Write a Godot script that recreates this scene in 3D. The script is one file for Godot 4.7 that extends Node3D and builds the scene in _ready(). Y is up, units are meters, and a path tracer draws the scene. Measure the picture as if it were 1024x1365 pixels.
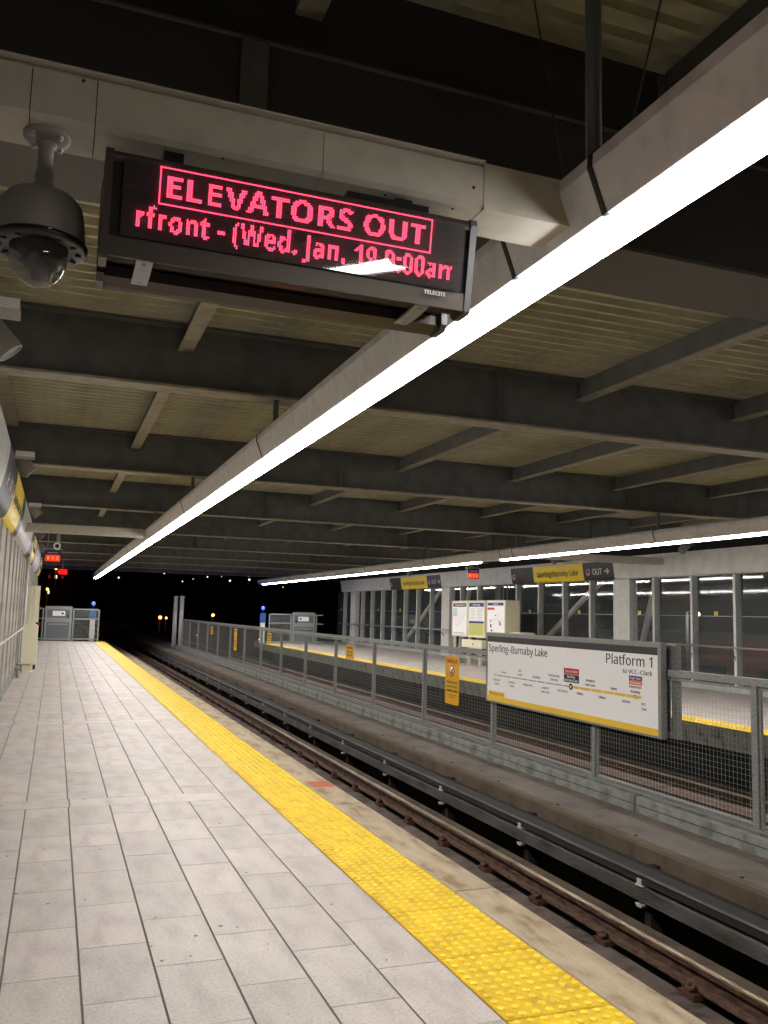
extends Node3D

# ---------------------------------------------------------------- mesh helpers
var tf := Transform3D.IDENTITY
var M := {}
var used := {}
var rng := RandomNumberGenerator.new()

func st() -> SurfaceTool:
	var s := SurfaceTool.new()
	s.begin(Mesh.PRIMITIVE_TRIANGLES)
	return s

func tri(s: SurfaceTool, a: Vector3, b: Vector3, c: Vector3, na: Vector3, nb: Vector3, nc: Vector3, col := Color.WHITE) -> void:
	var flip := (b - a).cross(c - a).dot(na + nb + nc) > 0.0
	var vs := [a, c, b] if flip else [a, b, c]
	var ns := [na, nc, nb] if flip else [na, nb, nc]
	for i in 3:
		s.set_color(col)
		s.set_normal((tf.basis * (ns[i] as Vector3)).normalized())
		s.add_vertex(tf * (vs[i] as Vector3))

func quad(s: SurfaceTool, a: Vector3, b: Vector3, c: Vector3, d: Vector3, n: Vector3, col := Color.WHITE) -> void:
	tri(s, a, b, c, n, n, n, col)
	tri(s, a, c, d, n, n, n, col)

func box(s: SurfaceTool, x0: float, x1: float, y0: float, y1: float, z0: float, z1: float, col := Color.WHITE) -> void:
	prism(s, [Vector2(x0, z0), Vector2(x1, z0), Vector2(x1, z1), Vector2(x0, z1)], "y", y0, y1, false, col)

# a box with small chamfers round its top (the edges that catch light)
func slab(s: SurfaceTool, x0: float, x1: float, y0: float, y1: float, z0: float, z1: float, c: float, col := Color.WHITE) -> void:
	var ym := y1 - c
	var o := [Vector3(x0, ym, z0), Vector3(x1, ym, z0), Vector3(x1, ym, z1), Vector3(x0, ym, z1)]
	var t := [Vector3(x0 + c, y1, z0 + c), Vector3(x1 - c, y1, z0 + c), Vector3(x1 - c, y1, z1 - c), Vector3(x0 + c, y1, z1 - c)]
	var ns := [Vector3(0, 0, -1), Vector3(1, 0, 0), Vector3(0, 0, 1), Vector3(-1, 0, 0)]
	quad(s, t[0], t[1], t[2], t[3], Vector3.UP, col)
	for i in 4:
		var j := (i + 1) % 4
		var d := Vector3(0, y0 - ym, 0)
		quad(s, o[i], o[j], t[j], t[i], ((ns[i] as Vector3) + Vector3.UP).normalized(), col)
		quad(s, o[i], o[j], (o[j] as Vector3) + d, (o[i] as Vector3) + d, ns[i], col)

func at3(p: Vector2, axis: String, w: float) -> Vector3:
	if axis == "z":
		return Vector3(p.x, p.y, w)
	if axis == "x":
		return Vector3(w, p.y, p.x)
	return Vector3(p.x, w, p.y)

# a polygon swept along an axis: "z" takes (x, y), "x" takes (z, y), "y" takes (x, z)
func prism(s: SurfaceTool, poly: Array, axis: String, a: float, b: float, smooth := false, col := Color.WHITE, caps := true) -> void:
	var p := poly.duplicate()
	var area := 0.0
	for i in p.size():
		area += (p[i] as Vector2).cross(p[(i + 1) % p.size()])
	if area < 0.0:
		p.reverse()
	var n := p.size()
	var en := []
	for i in n:
		var e: Vector2 = (p[(i + 1) % n] - p[i]).normalized()
		en.append(Vector2(e.y, -e.x))
	for i in n:
		var j := (i + 1) % n
		var ni: Vector2 = en[i]
		var nj: Vector2 = en[i]
		if smooth:
			if (en[i] as Vector2).dot(en[(i + n - 1) % n]) > 0.6:
				ni = (en[i] + en[(i + n - 1) % n]).normalized()
			if (en[i] as Vector2).dot(en[j]) > 0.6:
				nj = (en[i] + en[j]).normalized()
		var n3i := at3(ni, axis, 0.0)
		var n3j := at3(nj, axis, 0.0)
		tri(s, at3(p[i], axis, a), at3(p[j], axis, a), at3(p[j], axis, b), n3i, n3j, n3j, col)
		tri(s, at3(p[i], axis, a), at3(p[j], axis, b), at3(p[i], axis, b), n3i, n3j, n3i, col)
	if caps:
		var ids := Geometry2D.triangulate_polygon(PackedVector2Array(p))
		var cn := at3(Vector2.ZERO, axis, 1.0)
		for w in [a, b]:
			var nn: Vector3 = cn * (1.0 if (w == b) == (b > a) else -1.0)
			for k in range(0, ids.size(), 3):
				tri(s, at3(p[ids[k]], axis, w), at3(p[ids[k + 1]], axis, w), at3(p[ids[k + 2]], axis, w), nn, nn, nn, col)

func lathe(s: SurfaceTool, prof: Array, n: int, smooth := true, col := Color.WHITE) -> void:
	# prof: (radius, y) from bottom to top, outside to the right of travel
	var m := prof.size()
	var ns := []
	for i in m:
		var e0: Vector2 = (prof[i] - prof[max(i - 1, 0)])
		var e1: Vector2 = (prof[min(i + 1, m - 1)] - prof[i])
		var e := (e0.normalized() + e1.normalized()).normalized()
		ns.append(Vector2(e.y, -e.x))
	for i in m - 1:
		var e: Vector2 = (prof[i + 1] - prof[i]).normalized()
		var f := Vector2(e.y, -e.x)
		var na: Vector2 = ns[i] if smooth and f.dot(ns[i]) > 0.7 else f
		var nb: Vector2 = ns[i + 1] if smooth and f.dot(ns[i + 1]) > 0.7 else f
		for k in n:
			var u := TAU * k / n
			var v := TAU * (k + 1) / n
			var P := func(q: Vector2, t: float) -> Vector3: return Vector3(q.x * cos(t), q.y, q.x * sin(t))
			var a: Vector3 = P.call(prof[i], u)
			var b: Vector3 = P.call(prof[i], v)
			var c: Vector3 = P.call(prof[i + 1], v)
			var d: Vector3 = P.call(prof[i + 1], u)
			if prof[i].x > 1e-5:
				tri(s, a, b, c, P.call(na, u), P.call(na, v), P.call(nb, v), col)
			if prof[i + 1].x > 1e-5:
				tri(s, a, c, d, P.call(na, u), P.call(nb, v), P.call(nb, u), col)

func along(p: Vector3, q: Vector3) -> Transform3D:
	var y := (q - p).normalized()
	var x := y.cross(Vector3(0.31, 0.17, 0.93)).normalized()
	if absf(y.y) > 0.999:
		x = Vector3.RIGHT
	var z := x.cross(y).normalized()
	return Transform3D(Basis(x, y, z), p)

func tube(s: SurfaceTool, p: Vector3, q: Vector3, r0: float, r1 := -1.0, n := 10, col := Color.WHITE) -> void:
	var keep := tf
	tf = tf * along(p, q)
	var h := p.distance_to(q)
	var r := r1 if r1 >= 0.0 else r0
	lathe(s, [Vector2(0, 0), Vector2(r0, 0), Vector2(r, h), Vector2(0, h)], n, true, col)
	tf = keep

func ball(s: SurfaceTool, c: Vector3, r: float, n := 10) -> void:
	var keep := tf
	tf = tf * Transform3D(Basis.IDENTITY, c)
	var prof := []
	for i in n / 2 + 1:
		var a := -PI / 2 + PI * i / (n / 2)
		prof.append(Vector2(maxf(r * cos(a), 0.0), r * sin(a)))
	lathe(s, prof, n)
	tf = keep

func obj(called: String, s: SurfaceTool, m: Material, parent: Node = self) -> MeshInstance3D:
	return meshed(called, s.commit(), m, parent)

func meshed(called: String, mesh: Mesh, m: Material, parent: Node = self) -> MeshInstance3D:
	var o := MeshInstance3D.new()
	o.name = numbered(called) if parent == self else called
	o.mesh = mesh
	o.material_override = m
	parent.add_child(o, true)
	return o

func numbered(called: String) -> String:
	if not used.has(called):
		used[called] = 0
		return called
	used[called] += 1
	return "%s_%03d" % [called, used[called]]

func tag(o: Node, label := "", category := "", group := "", kind := "") -> Node:
	if label: o.set_meta("label", label)
	if category: o.set_meta("category", category)
	if group: o.set_meta("group", group)
	if kind: o.set_meta("kind", kind)
	return o

func thing(called: String, label: String, category: String, at := Vector3.ZERO, group := "") -> Node3D:
	var o := Node3D.new()
	o.name = numbered(called)
	o.position = at
	add_child(o)
	tag(o, label, category, group)
	return o

func setting(called: String) -> Node3D:
	var o := Node3D.new()
	o.name = numbered(called)
	add_child(o)
	tag(o, "", "", "", "structure")
	return o

func copy(src: Node3D, at: Vector3, label := "", group := "") -> Node3D:
	var base := str(src.name)
	if base.length() > 4 and base[base.length() - 4] == "_":
		base = base.substr(0, base.length() - 4)
	var r: Node3D = src.duplicate()
	r.name = numbered(base)
	add_child(r)
	r.position = at
	if label: r.set_meta("label", label)
	if group: r.set_meta("group", group)
	return r

# ---------------------------------------------------------------- materials
func noise_tex(seed_: int, freq: float, lo: Color, hi: Color, octaves := 5, mid := 0.5, size := 512, normal := false) -> NoiseTexture2D:
	var f := FastNoiseLite.new()
	f.seed = seed_
	f.noise_type = FastNoiseLite.TYPE_SIMPLEX_SMOOTH
	f.frequency = freq
	f.fractal_octaves = octaves
	f.fractal_gain = 0.55
	var t := NoiseTexture2D.new()
	t.noise = f
	t.width = size
	t.height = size
	t.seamless = true
	if normal:
		t.as_normal_map = true
		t.bump_strength = 4.0
	else:
		var g := Gradient.new()
		g.offsets = PackedFloat32Array([0.15, mid, 0.9])
		g.colors = PackedColorArray([lo, lo.lerp(hi, 0.6), hi])
		t.color_ramp = g
	return t

func mat(called: String, c: Color, rough := 0.7, metal := 0.0) -> StandardMaterial3D:
	var m := StandardMaterial3D.new()
	m.resource_name = called
	m.albedo_color = c
	m.roughness = rough
	m.metallic = metal
	M[called] = m
	return m

func textured(m: StandardMaterial3D, t: Texture2D, metres: float, stretch := Vector3.ONE) -> void:
	m.albedo_texture = t
	m.uv1_triplanar = true
	m.uv1_world_triplanar = true
	m.uv1_scale = Vector3.ONE / metres * stretch

func detailed(m: StandardMaterial3D, t: Texture2D, metres: float) -> void:
	m.detail_enabled = true
	m.detail_albedo = t
	m.detail_blend_mode = BaseMaterial3D.BLEND_MODE_MUL
	m.detail_uv_layer = BaseMaterial3D.DETAIL_UV_2
	m.uv2_triplanar = true
	m.uv2_world_triplanar = true
	m.uv2_scale = Vector3.ONE / metres

func glowing(called: String, c: Color, e: float) -> StandardMaterial3D:
	var m := mat(called, c, 0.4)
	m.emission_enabled = true
	m.emission = c
	m.emission_energy_multiplier = e
	return m

func g(v: float) -> Color:
	return Color(v, v, v)

func make_materials() -> void:
	var blotch := noise_tex(3, 0.009, Color(0.885, 0.88, 0.875), g(1.0), 6, 0.45)
	var fine := noise_tex(9, 0.035, g(0.86), g(1.0), 4, 0.4)
	var dirt := noise_tex(17, 0.006, Color(0.52, 0.47, 0.42), g(1.0), 6, 0.4)
	var rusty := noise_tex(23, 0.02, Color(0.45, 0.36, 0.3), g(1.0), 5, 0.5)
	var grain := noise_tex(41, 0.06, g(0.6), g(1.0), 4, 0.5, 512, true)

	var tile := mat("tile", Color(0.705, 0.675, 0.65), 0.5)
	textured(tile, blotch, 1.7, Vector3(1.5, 1, 0.6))
	detailed(tile, fine, 0.37)
	tile.vertex_color_use_as_albedo = true
	tile.uv1_world_triplanar = false
	tile.roughness = 0.6
	var grout := mat("grout", Color(0.42, 0.385, 0.355), 0.95)
	textured(grout, fine, 0.5)
	var yellow := mat("tactile_yellow", Color(1.0, 0.90, 0.30), 0.40)
	textured(yellow, noise_tex(5, 0.012, Color(0.84, 0.81, 0.72), g(1.0), 6, 0.42), 1.3)
	detailed(yellow, fine, 0.21)
	yellow.vertex_color_use_as_albedo = true
	var conc := mat("concrete", Color(0.60, 0.61, 0.585), 0.9)
	textured(conc, noise_tex(19, 0.009, g(0.7), g(1.0), 5, 0.4), 1.6)
	detailed(conc, fine, 0.3)
	conc.normal_enabled = true
	conc.normal_texture = grain
	conc.normal_scale = 0.5
	var slabm := mat("walkway_concrete", Color(0.47, 0.44, 0.405), 0.95)
	textured(slabm, noise_tex(29, 0.006, g(0.74), g(1.0), 6, 0.4), 2.6)
	detailed(slabm, fine, 0.25)
	slabm.normal_enabled = true
	slabm.normal_texture = grain
	slabm.normal_scale = 0.6
	var brown := mat("stained_concrete", Color(0.40, 0.345, 0.28), 0.95)
	textured(brown, noise_tex(27, 0.007, g(0.72), g(1.0), 5, 0.4), 2.2)
	detailed(brown, fine, 0.3)
	var bed := mat("trackbed", Color(0.42, 0.375, 0.35), 0.95)
	textured(bed, dirt, 1.3)
	detailed(bed, fine, 0.22)
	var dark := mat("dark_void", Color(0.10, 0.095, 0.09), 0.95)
	var reaction := mat("reaction_plate", Color(0.80, 0.74, 0.64), 0.7)
	textured(reaction, noise_tex(61, 0.011, Color(0.74, 0.69, 0.62), g(1.0), 5, 0.38), 1.4, Vector3(1, 1, 0.35))
	detailed(reaction, fine, 0.3)
	var rust := mat("rust", Color(0.40, 0.295, 0.225), 0.85)
	textured(rust, rusty, 0.6, Vector3(1, 1, 0.4))
	detailed(rust, fine, 0.2)
	var railtop := mat("rail_head", Color(0.66, 0.58, 0.46), 0.32, 0.7)
	textured(railtop, rusty, 0.8, Vector3(1, 1, 0.2))
	var prust := mat("plate_rust", Color(0.40, 0.31, 0.26), 0.85)
	textured(prust, rusty, 0.9)
	var clip := mat("clip", Color(0.30, 0.19, 0.13), 0.8)
	var power := mat("power_rail_cover", Color(0.43, 0.425, 0.42), 0.5, 0.3)
	textured(power, dirt, 0.8, Vector3(1, 1, 0.25))
	var powerdark := mat("power_rail_dark", Color(0.13, 0.125, 0.12), 0.7)
	var white := mat("white_paint", Color(0.86, 0.86, 0.84), 0.5)
	var galv := mat("galvanised", Color(0.60, 0.61, 0.60), 0.5, 0.2)
	textured(galv, noise_tex(71, 0.03, g(0.72), g(1.0), 4), 0.5)
	var wire := mat("wire", Color(0.62, 0.63, 0.61), 0.5, 0.1)
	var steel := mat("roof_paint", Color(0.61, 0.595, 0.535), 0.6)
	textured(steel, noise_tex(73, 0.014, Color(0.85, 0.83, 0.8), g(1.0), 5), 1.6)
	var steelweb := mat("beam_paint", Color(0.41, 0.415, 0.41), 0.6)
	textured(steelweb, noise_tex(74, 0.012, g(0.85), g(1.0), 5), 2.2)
	mat("girder_dark", Color(0.23, 0.225, 0.22), 0.75)
	mat("soffit_paint", Color(0.34, 0.33, 0.315), 0.7)
	mat("clamp_grey", Color(0.70, 0.69, 0.67), 0.5)
	var deck := mat("roof_deck", Color(0.80, 0.79, 0.68), 0.5, 0.0)
	textured(deck, noise_tex(75, 0.01, g(0.75), g(1.0), 5), 2.4)
	var duct := mat("duct_cream", Color(0.74, 0.72, 0.665), 0.5)
	textured(duct, noise_tex(77, 0.012, g(0.92), g(1.0), 5), 1.1)
	var seam := mat("seam", Color(0.16, 0.15, 0.14), 0.8)
	var housing := mat("light_housing", Color(0.88, 0.875, 0.87), 0.45)
	textured(housing, noise_tex(78, 0.012, g(0.88), g(1.0), 5), 1.1)
	var strap := mat("strap", Color(0.15, 0.14, 0.14), 0.5)
	glowing("tube_glow", Color(1.0, 0.98, 0.965), 46.0)
	var clad := mat("cladding", Color(0.66, 0.64, 0.605), 0.55)
	textured(clad, noise_tex(81, 0.01, g(0.82), g(1.0), 5), 1.6)
	var fascia := mat("fascia_grey", Color(0.82, 0.825, 0.82), 0.38)
	textured(fascia, noise_tex(83, 0.008, g(0.9), g(1.0), 4), 1.6)
	mat("sign_navy", Color(0.15, 0.15, 0.175), 0.4)
	mat("sign_yellow", Color(0.96, 0.84, 0.12), 0.4)
	mat("sign_white", Color(0.94, 0.94, 0.94), 0.4)
	mat("ink", Color(0.07, 0.07, 0.10), 0.5)
	mat("ink_grey", Color(0.52, 0.52, 0.53), 0.5)
	mat("ink_red", Color(0.72, 0.09, 0.10), 0.5)
	mat("ink_orange", Color(0.85, 0.40, 0.15), 0.5)
	mat("ink_blue", Color(0.10, 0.14, 0.42), 0.5)
	mat("line_yellow", Color(0.93, 0.76, 0.22), 0.5)
	mat("danger_yellow", Color(0.86, 0.65, 0.06), 0.45)
	var mull := mat("mullion", Color(0.70, 0.71, 0.705), 0.4, 0.1)
	textured(mull, noise_tex(85, 0.01, g(0.9), g(1.0), 4), 1.2)
	var column := mat("column_paint", Color(0.82, 0.82, 0.80), 0.5)
	textured(column, noise_tex(86, 0.01, g(0.92), g(1.0), 4), 1.2)
	var glass := mat("pane", Color(0.6, 0.65, 0.66, 0.12), 0.04)
	glass.transparency = BaseMaterial3D.TRANSPARENCY_ALPHA
	var domeglass := mat("dome_glass", Color(0.35, 0.35, 0.36, 0.35), 0.03)
	domeglass.transparency = BaseMaterial3D.TRANSPARENCY_ALPHA
	var ledpane := mat("led_pane", Color(0.1, 0.05, 0.06, 0.15), 0.03)
	ledpane.transparency = BaseMaterial3D.TRANSPARENCY_ALPHA
	var film := mat("led_film", Color(0.55, 0.5, 0.5, 0.2), 1.0)
	film.transparency = BaseMaterial3D.TRANSPARENCY_ALPHA
	film.backlight_enabled = true
	film.backlight = Color(1, 1, 1)
	film.metallic_specular = 0.0
	mat("black_plastic", Color(0.075, 0.07, 0.07), 0.35)
	mat("screen_black", Color(0.02, 0.012, 0.014), 0.6)
	mat("bronze_profile", Color(0.30, 0.275, 0.25), 0.38, 0.5)
	mat("cap_grey", Color(0.36, 0.36, 0.37), 0.4, 0.5)
	mat("alu", Color(0.66, 0.66, 0.67), 0.32, 0.75)
	mat("camera_grey", Color(0.50, 0.485, 0.46), 0.45)
	mat("cream_box", Color(0.84, 0.82, 0.72), 0.5)
	mat("gate_grey", Color(0.40, 0.42, 0.43), 0.45, 0.2)
	mat("gate_frame", Color(0.56, 0.58, 0.59), 0.4, 0.3)
	mat("blue_paint", Color(0.12, 0.30, 0.55), 0.5)
	glowing("blue_lamp", Color(0.16, 0.20, 1.0), 9.0)
	glowing("led_red", Color(1.0, 0.25, 0.37), 7.0)
	glowing("exit_red", Color(1.0, 0.06, 0.10), 0.8)
	glowing("led_orange", Color(0.95, 0.24, 0.10), 0.3)
	glowing("led_text", Color(1.0, 0.62, 0.40), 0.9)
	glowing("sodium", Color(1.0, 0.55, 0.25), 14.0)
	glowing("hill_white", Color(1.0, 0.94, 0.86), 2.4)
	glowing("lit_window", Color(1.0, 0.85, 0.7), 2.2)
	glowing("dim_window", Color(1.0, 0.36, 0.2), 0.10)
	mat("night_ground", Color(0.16, 0.16, 0.15), 0.95)
	mat("night_hill", Color(0.10, 0.12, 0.09), 0.95)
	mat("night_wall", Color(0.26, 0.20, 0.18), 0.9)
	mat("brick_red", Color(0.34, 0.17, 0.13), 0.9)
	mat("gum", Color(0.42, 0.40, 0.38), 0.8)
	mat("red_mark", Color(0.74, 0.40, 0.30), 0.85)
	mat("tyre", Color(0.06, 0.06, 0.06), 0.9)
	mat("map_green", Color(0.72, 0.73, 0.42), 0.5)
	mat("map_blue", Color(0.70, 0.78, 0.84), 0.5)

# ---------------------------------------------------------------- lettering
var font := SystemFont.new()
var font_bold := SystemFont.new()
var font_serif := SystemFont.new()
var cap := {}

func letters(words: String, bold := false, depth := 0.0, serif := false) -> TextMesh:
	var t := TextMesh.new()
	t.font = font_serif if serif else font_bold if bold else font
	t.font_size = 100
	t.pixel_size = 0.01
	t.depth = depth
	t.curve_step = 4.0
	t.text = words
	t.horizontal_alignment = HORIZONTAL_ALIGNMENT_LEFT
	return t

# frame: x runs along the words, y up, z towards the reader; (u, v) is the left end of the base line
func write(parent: Node, called: String, words: String, frame: Transform3D, u: float, v: float, cap_h: float, m: Material, align := 0, fit := 0.0, bold := false) -> MeshInstance3D:
	if not cap.has(bold):
		cap[bold] = letters("H", bold, 0.02).get_aabb()
	var h: AABB = cap[bold]
	var t := letters(words, bold, 0.02)
	var b := t.get_aabb()
	var k := cap_h / h.size.y
	var kx := k if fit <= 0.0 else fit / b.size.x
	var u0 := u - b.position.x * kx
	if align == 1: u0 = u - (b.position.x + b.size.x * 0.5) * kx
	if align == 2: u0 = u - (b.position.x + b.size.x) * kx
	var o := meshed(called, t, m, parent)
	o.transform = frame * Transform3D(Basis(Vector3(kx, 0, 0), Vector3(0, k, 0), Vector3(0, 0, 0.1)), Vector3(u0, v - h.position.y * k, 0.0015))
	return o

func plate(parent: Node, called: String, frame: Transform3D, u0: float, u1: float, v0: float, v1: float, m: Material, t := 0.002) -> MeshInstance3D:
	var s := st()
	var keep := tf
	tf = frame
	box(s, u0, u1, v0, v1, 0.0, t)
	tf = keep
	return obj(called, s, m, parent)

# frames on walls: facing -x (far side, read from the left platform) and facing +x
func facing_left(x: float, y: float, z: float, lean := 0.0) -> Transform3D:
	var up := Vector3(-sin(lean), cos(lean), 0)
	var right := Vector3(0, 0, 1)
	return Transform3D(Basis(right, up, right.cross(up)), Vector3(x, y, z))

func facing_right(x: float, y: float, z: float, lean := 0.0) -> Transform3D:
	var up := Vector3(sin(lean), cos(lean), 0)
	var right := Vector3(0, 0, -1)
	return Transform3D(Basis(right, up, right.cross(up)), Vector3(x, y, z))

func facing_back(x: float, y: float, z: float) -> Transform3D:
	return Transform3D(Basis.IDENTITY, Vector3(x, y, z))

# ---------------------------------------------------------------- scene
const NEAR_EDGE := 2.224
const FAR_EDGE := 9.47
const LIGHT_N := 1.76
const LIGHT_F := 9.93
const ZB := 7.0      # behind the camera
const ZE := -41.8    # end of both platforms
const ROOF_E := -48.4

func _ready() -> void:
	rng.seed = 77
	font.font_names = PackedStringArray(["Droid Sans"])
	font_bold.font_names = PackedStringArray(["Droid Sans"])
	font_bold.font_weight = 700
	font_serif.font_names = PackedStringArray(["Droid Serif"])
	font_serif.font_weight = 700
	var cam := Camera3D.new()
	cam.name = "camera"
	cam.transform = Transform3D(Basis(Vector3(0.935764, 0.025668, 0.351692), Vector3(-0.064793, 0.992882, 0.099934), Vector3(-0.346623, -0.116302, 0.930766)).orthonormalized(), Vector3(0, 1.55, 0))
	cam.fov = 60.86
	cam.near = 0.05
	cam.far = 1500.0
	add_child(cam)
	var env := Environment.new()
	var sky := ProceduralSkyMaterial.new()
	sky.sky_top_color = Color(0.012, 0.013, 0.018)
	sky.sky_horizon_color = Color(0.05, 0.045, 0.045)
	sky.sky_curve = 0.12
	sky.ground_bottom_color = Color(0.01, 0.01, 0.01)
	sky.ground_horizon_color = Color(0.04, 0.036, 0.035)
	sky.sun_angle_max = 1.0
	env.background_mode = Environment.BG_SKY
	env.sky = Sky.new()
	env.sky.sky_material = sky
	env.background_energy_multiplier = 0.6
	env.tonemap_mode = Environment.TONE_MAPPER_LINEAR
	env.tonemap_exposure = 1.1
	env.sdfgi_enabled = true
	env.ssao_enabled = true
	env.ssil_enabled = true
	var we := WorldEnvironment.new()
	we.name = "night"
	we.environment = env
	add_child(we)

	make_materials()
	ground()
	platforms()
	guideway()
	roof()
	left_wall()
	far_wall()
	strip_lights()
	ducts()
	fence()
	station_signs()
	led_sign()
	dome_camera()
	left_things()
	far_things()
	end_things()
	city()

# ---------------------------------------------------------------- ground, hill
func ground() -> void:
	var s := st()
	quad(s, Vector3(-700, -6.5, 300), Vector3(700, -6.5, 300), Vector3(700, -6.5, -900), Vector3(-700, -6.5, -900), Vector3.UP)
	tag(obj("ground", s, M.night_ground), "", "", "", "structure")
	s = st()
	var f := FastNoiseLite.new()
	f.seed = 4
	f.frequency = 0.006
	var H := func(x: float, z: float) -> float:
		var t := clampf((-z - 120.0) / 420.0, 0.0, 1.0)
		return -6.6 + 34.0 * t * t * (3.0 - 2.0 * t) * (0.85 + 0.25 * f.get_noise_2d(x, z))
	var N := 30
	for i in N:
		for j in 14:
			var x0 := -600.0 + 1200.0 * i / N
			var x1 := -600.0 + 1200.0 * (i + 1) / N
			var z0 := -110.0 - 40.0 * j
			var z1 := z0 - 40.0
			quad(s, Vector3(x0, H.call(x0, z0), z0), Vector3(x1, H.call(x1, z0), z0), Vector3(x1, H.call(x1, z1), z1), Vector3(x0, H.call(x0, z1), z1), Vector3.UP)
	tag(obj("hill", s, M.night_hill), "", "", "", "structure")

# ---------------------------------------------------------------- platforms
func tile_tint() -> Color:
	var v := rng.randf_range(0.86, 1.0)
	return Color(v, v * rng.randf_range(0.985, 1.0), v * rng.randf_range(0.97, 1.0))

func platforms() -> void:
	var plat := setting("near_platform")
	var s := st()
	box(s, -2.6, 1.735, -0.30, -0.006, ZE, ZB)
	box(s, 1.735, NEAR_EDGE - 0.004, -0.30, -0.010, ZE, ZB)
	obj("floor_base", s, M.grout, plat)
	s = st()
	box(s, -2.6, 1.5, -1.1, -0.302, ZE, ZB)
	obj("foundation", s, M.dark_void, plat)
	# every tile: [x0, x1, z0, z1]
	var tiles := []
	var gx := 0.0045
	var gz := 0.0022
	for band in range(-2, 8):
		var zb := -7.38 - 5.1 * band     # near edge of the cross band that ends this bay
		if zb - 0.3 > ZE:
			for k in range(-2, 4):
				var a := 0.21 + 0.61 * k
				if a + 0.61 > -0.74 and a < 1.73:
					tiles.append([maxf(a, -0.745), minf(a + 0.61, 1.735), zb - 0.30, zb])
		for c in 8:
			var x0 := -0.723 + 0.3075 * c
			var x1 := minf(x0 + 0.3075, 1.735)
			var off := 0.3 if c % 2 == 0 else 0.0
			var z := zb + 4.8
			if off > 0.0:
				tiles.append([x0, x1, z - 0.3, z])
				z -= 0.3
			while z > zb + 0.01:
				var z2 := maxf(z - 0.6, zb)
				tiles.append([x0, x1, z2, z])
				z = z2
	var here := []
	for t in tiles:
		if t[3] <= ZE + 0.05 or t[2] >= ZB:
			continue
		t[2] = maxf(t[2], ZE)
		here.append(t)
	var seen_t := here.filter(func(t): return t[3] < -2.9)
	seen_t.sort_custom(func(p, q): return p[3] > q[3])
	var single := {}
	for t in seen_t.slice(0, 296):
		single[t] = true
	var shapes := {}
	var rest := st()
	for t in here:
		var w: float = t[1] - t[0] - 2 * gx
		var l: float = t[3] - t[2] - 2 * gz
		var col := tile_tint()
		if single.has(t):
			var v := rng.randi_range(0, 15)
			var off := Vector3(3.37 * v, 0.0, 1.91 * ((v * 7) % 16))   # another patch of the texture for each variant
			var key := "%d_%d_%d" % [roundi(w * 1000), roundi(l * 1000), v]
			if not shapes.has(key):
				var q := st()
				slab(q, off.x - w / 2, off.x + w / 2, -0.006, 0.0, off.z - l / 2, off.z + l / 2, 0.0012, col)
				shapes[key] = q.commit()
			var o := meshed("floor_tile", shapes[key], M.tile, plat)
			o.position = Vector3((t[0] + t[1]) / 2, rng.randf_range(-0.0007, 0.0004), (t[2] + t[3]) / 2) - off
		else:
			slab(rest, t[0] + gx, t[1] - gx, -0.006, 0.0, t[2] + gz, t[3] - gz, 0.0012, col)
	tag(obj("far_floor_tiles", rest, M.tile, plat), "", "", "", "stuff")
	# trodden gum and scuffs
	var spots := []
	for v in 3:
		var q := st()
		var pts := []
		for i in 9:
			var rr := 0.011 * rng.randf_range(0.6, 1.25)
			pts.append(Vector2(cos(TAU * i / 9.0), sin(TAU * i / 9.0)) * rr)
		prism(q, pts, "y", 0.0002, 0.0012)
		spots.append(q.commit())
	for i in 46:
		var o := meshed("gum_spot", spots[i % 3], M.gum, plat)
		o.position = Vector3(rng.randf_range(-0.6, 1.7), 0.0, -3.2 - 9.0 * rng.randf() * rng.randf())
		var k := rng.randf_range(0.35, 1.0)
		o.scale = Vector3(k, 1.0, k * rng.randf_range(0.7, 1.3))
	# tactile edge tiles with their domes
	var L := 0.626
	var variants := []
	for v in 4:
		var q := st()
		var c := Color(0.97, 0.90, 0.30) * rng.randf_range(0.94, 1.0)
		var base := Color(0.84, 0.73, 0.14) * rng.randf_range(0.86, 1.0)
		slab(q, -0.2405, 0.2405, -0.010, 0.001, -L / 2 + 0.0045, L / 2 - 0.0045, 0.004, base)
		for i in 8:
			for j in 10:
				var keep := tf
				tf = Transform3D(Basis.IDENTITY, Vector3(-0.2405 + 0.0601 * (i + 0.5), 0.001, -L / 2 + L * (j + 0.5) / 10.0))
				lathe(q, [Vector2(0.0175, 0), Vector2(0.0165, 0.0042), Vector2(0.0135, 0.0062), Vector2(0.008, 0.0068), Vector2(0, 0.0068)], 10, true, c)
				tf = keep
		variants.append(q.commit())
	var n := 0
	while -3.795 - L * n + L * 17 > ZE + 0.6:
		var z := -3.795 + L / 2 - L * n + L * 16
		var o := meshed("tactile_tile", variants[rng.randi_range(0, 3)], M.tactile_yellow, plat)
		o.position = Vector3(1.98, rng.randf_range(-0.001, 0.0005), z)
		n += 1
	# far platform
	var far := setting("far_platform")
	s = st()
	box(s, FAR_EDGE + 0.004, 9.95, -0.32, -0.010, ZE, ZB)
	box(s, 9.95, 16.0, -0.32, -0.006, ZE - 4.0, ZB)
	obj("floor_base", s, M.concrete, far)
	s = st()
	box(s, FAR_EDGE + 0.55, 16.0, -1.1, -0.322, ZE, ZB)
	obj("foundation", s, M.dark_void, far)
	rest = st()
	for i in 14:
		var x0 := 9.955 + 0.3075 * i
		var z := ZB - (0.3 if i % 2 == 0 else 0.0)
		while z > ZE:
			slab(rest, x0 + gx, x0 + 0.3075 - gx, -0.006, 0.0, maxf(z - 0.6, ZE) + gz, z - gz, 0.0012, tile_tint())
			z -= 0.6
	tag(obj("floor_tiles", rest, M.tile, far), "", "", "", "stuff")
	var mm := MultiMesh.new()
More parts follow.
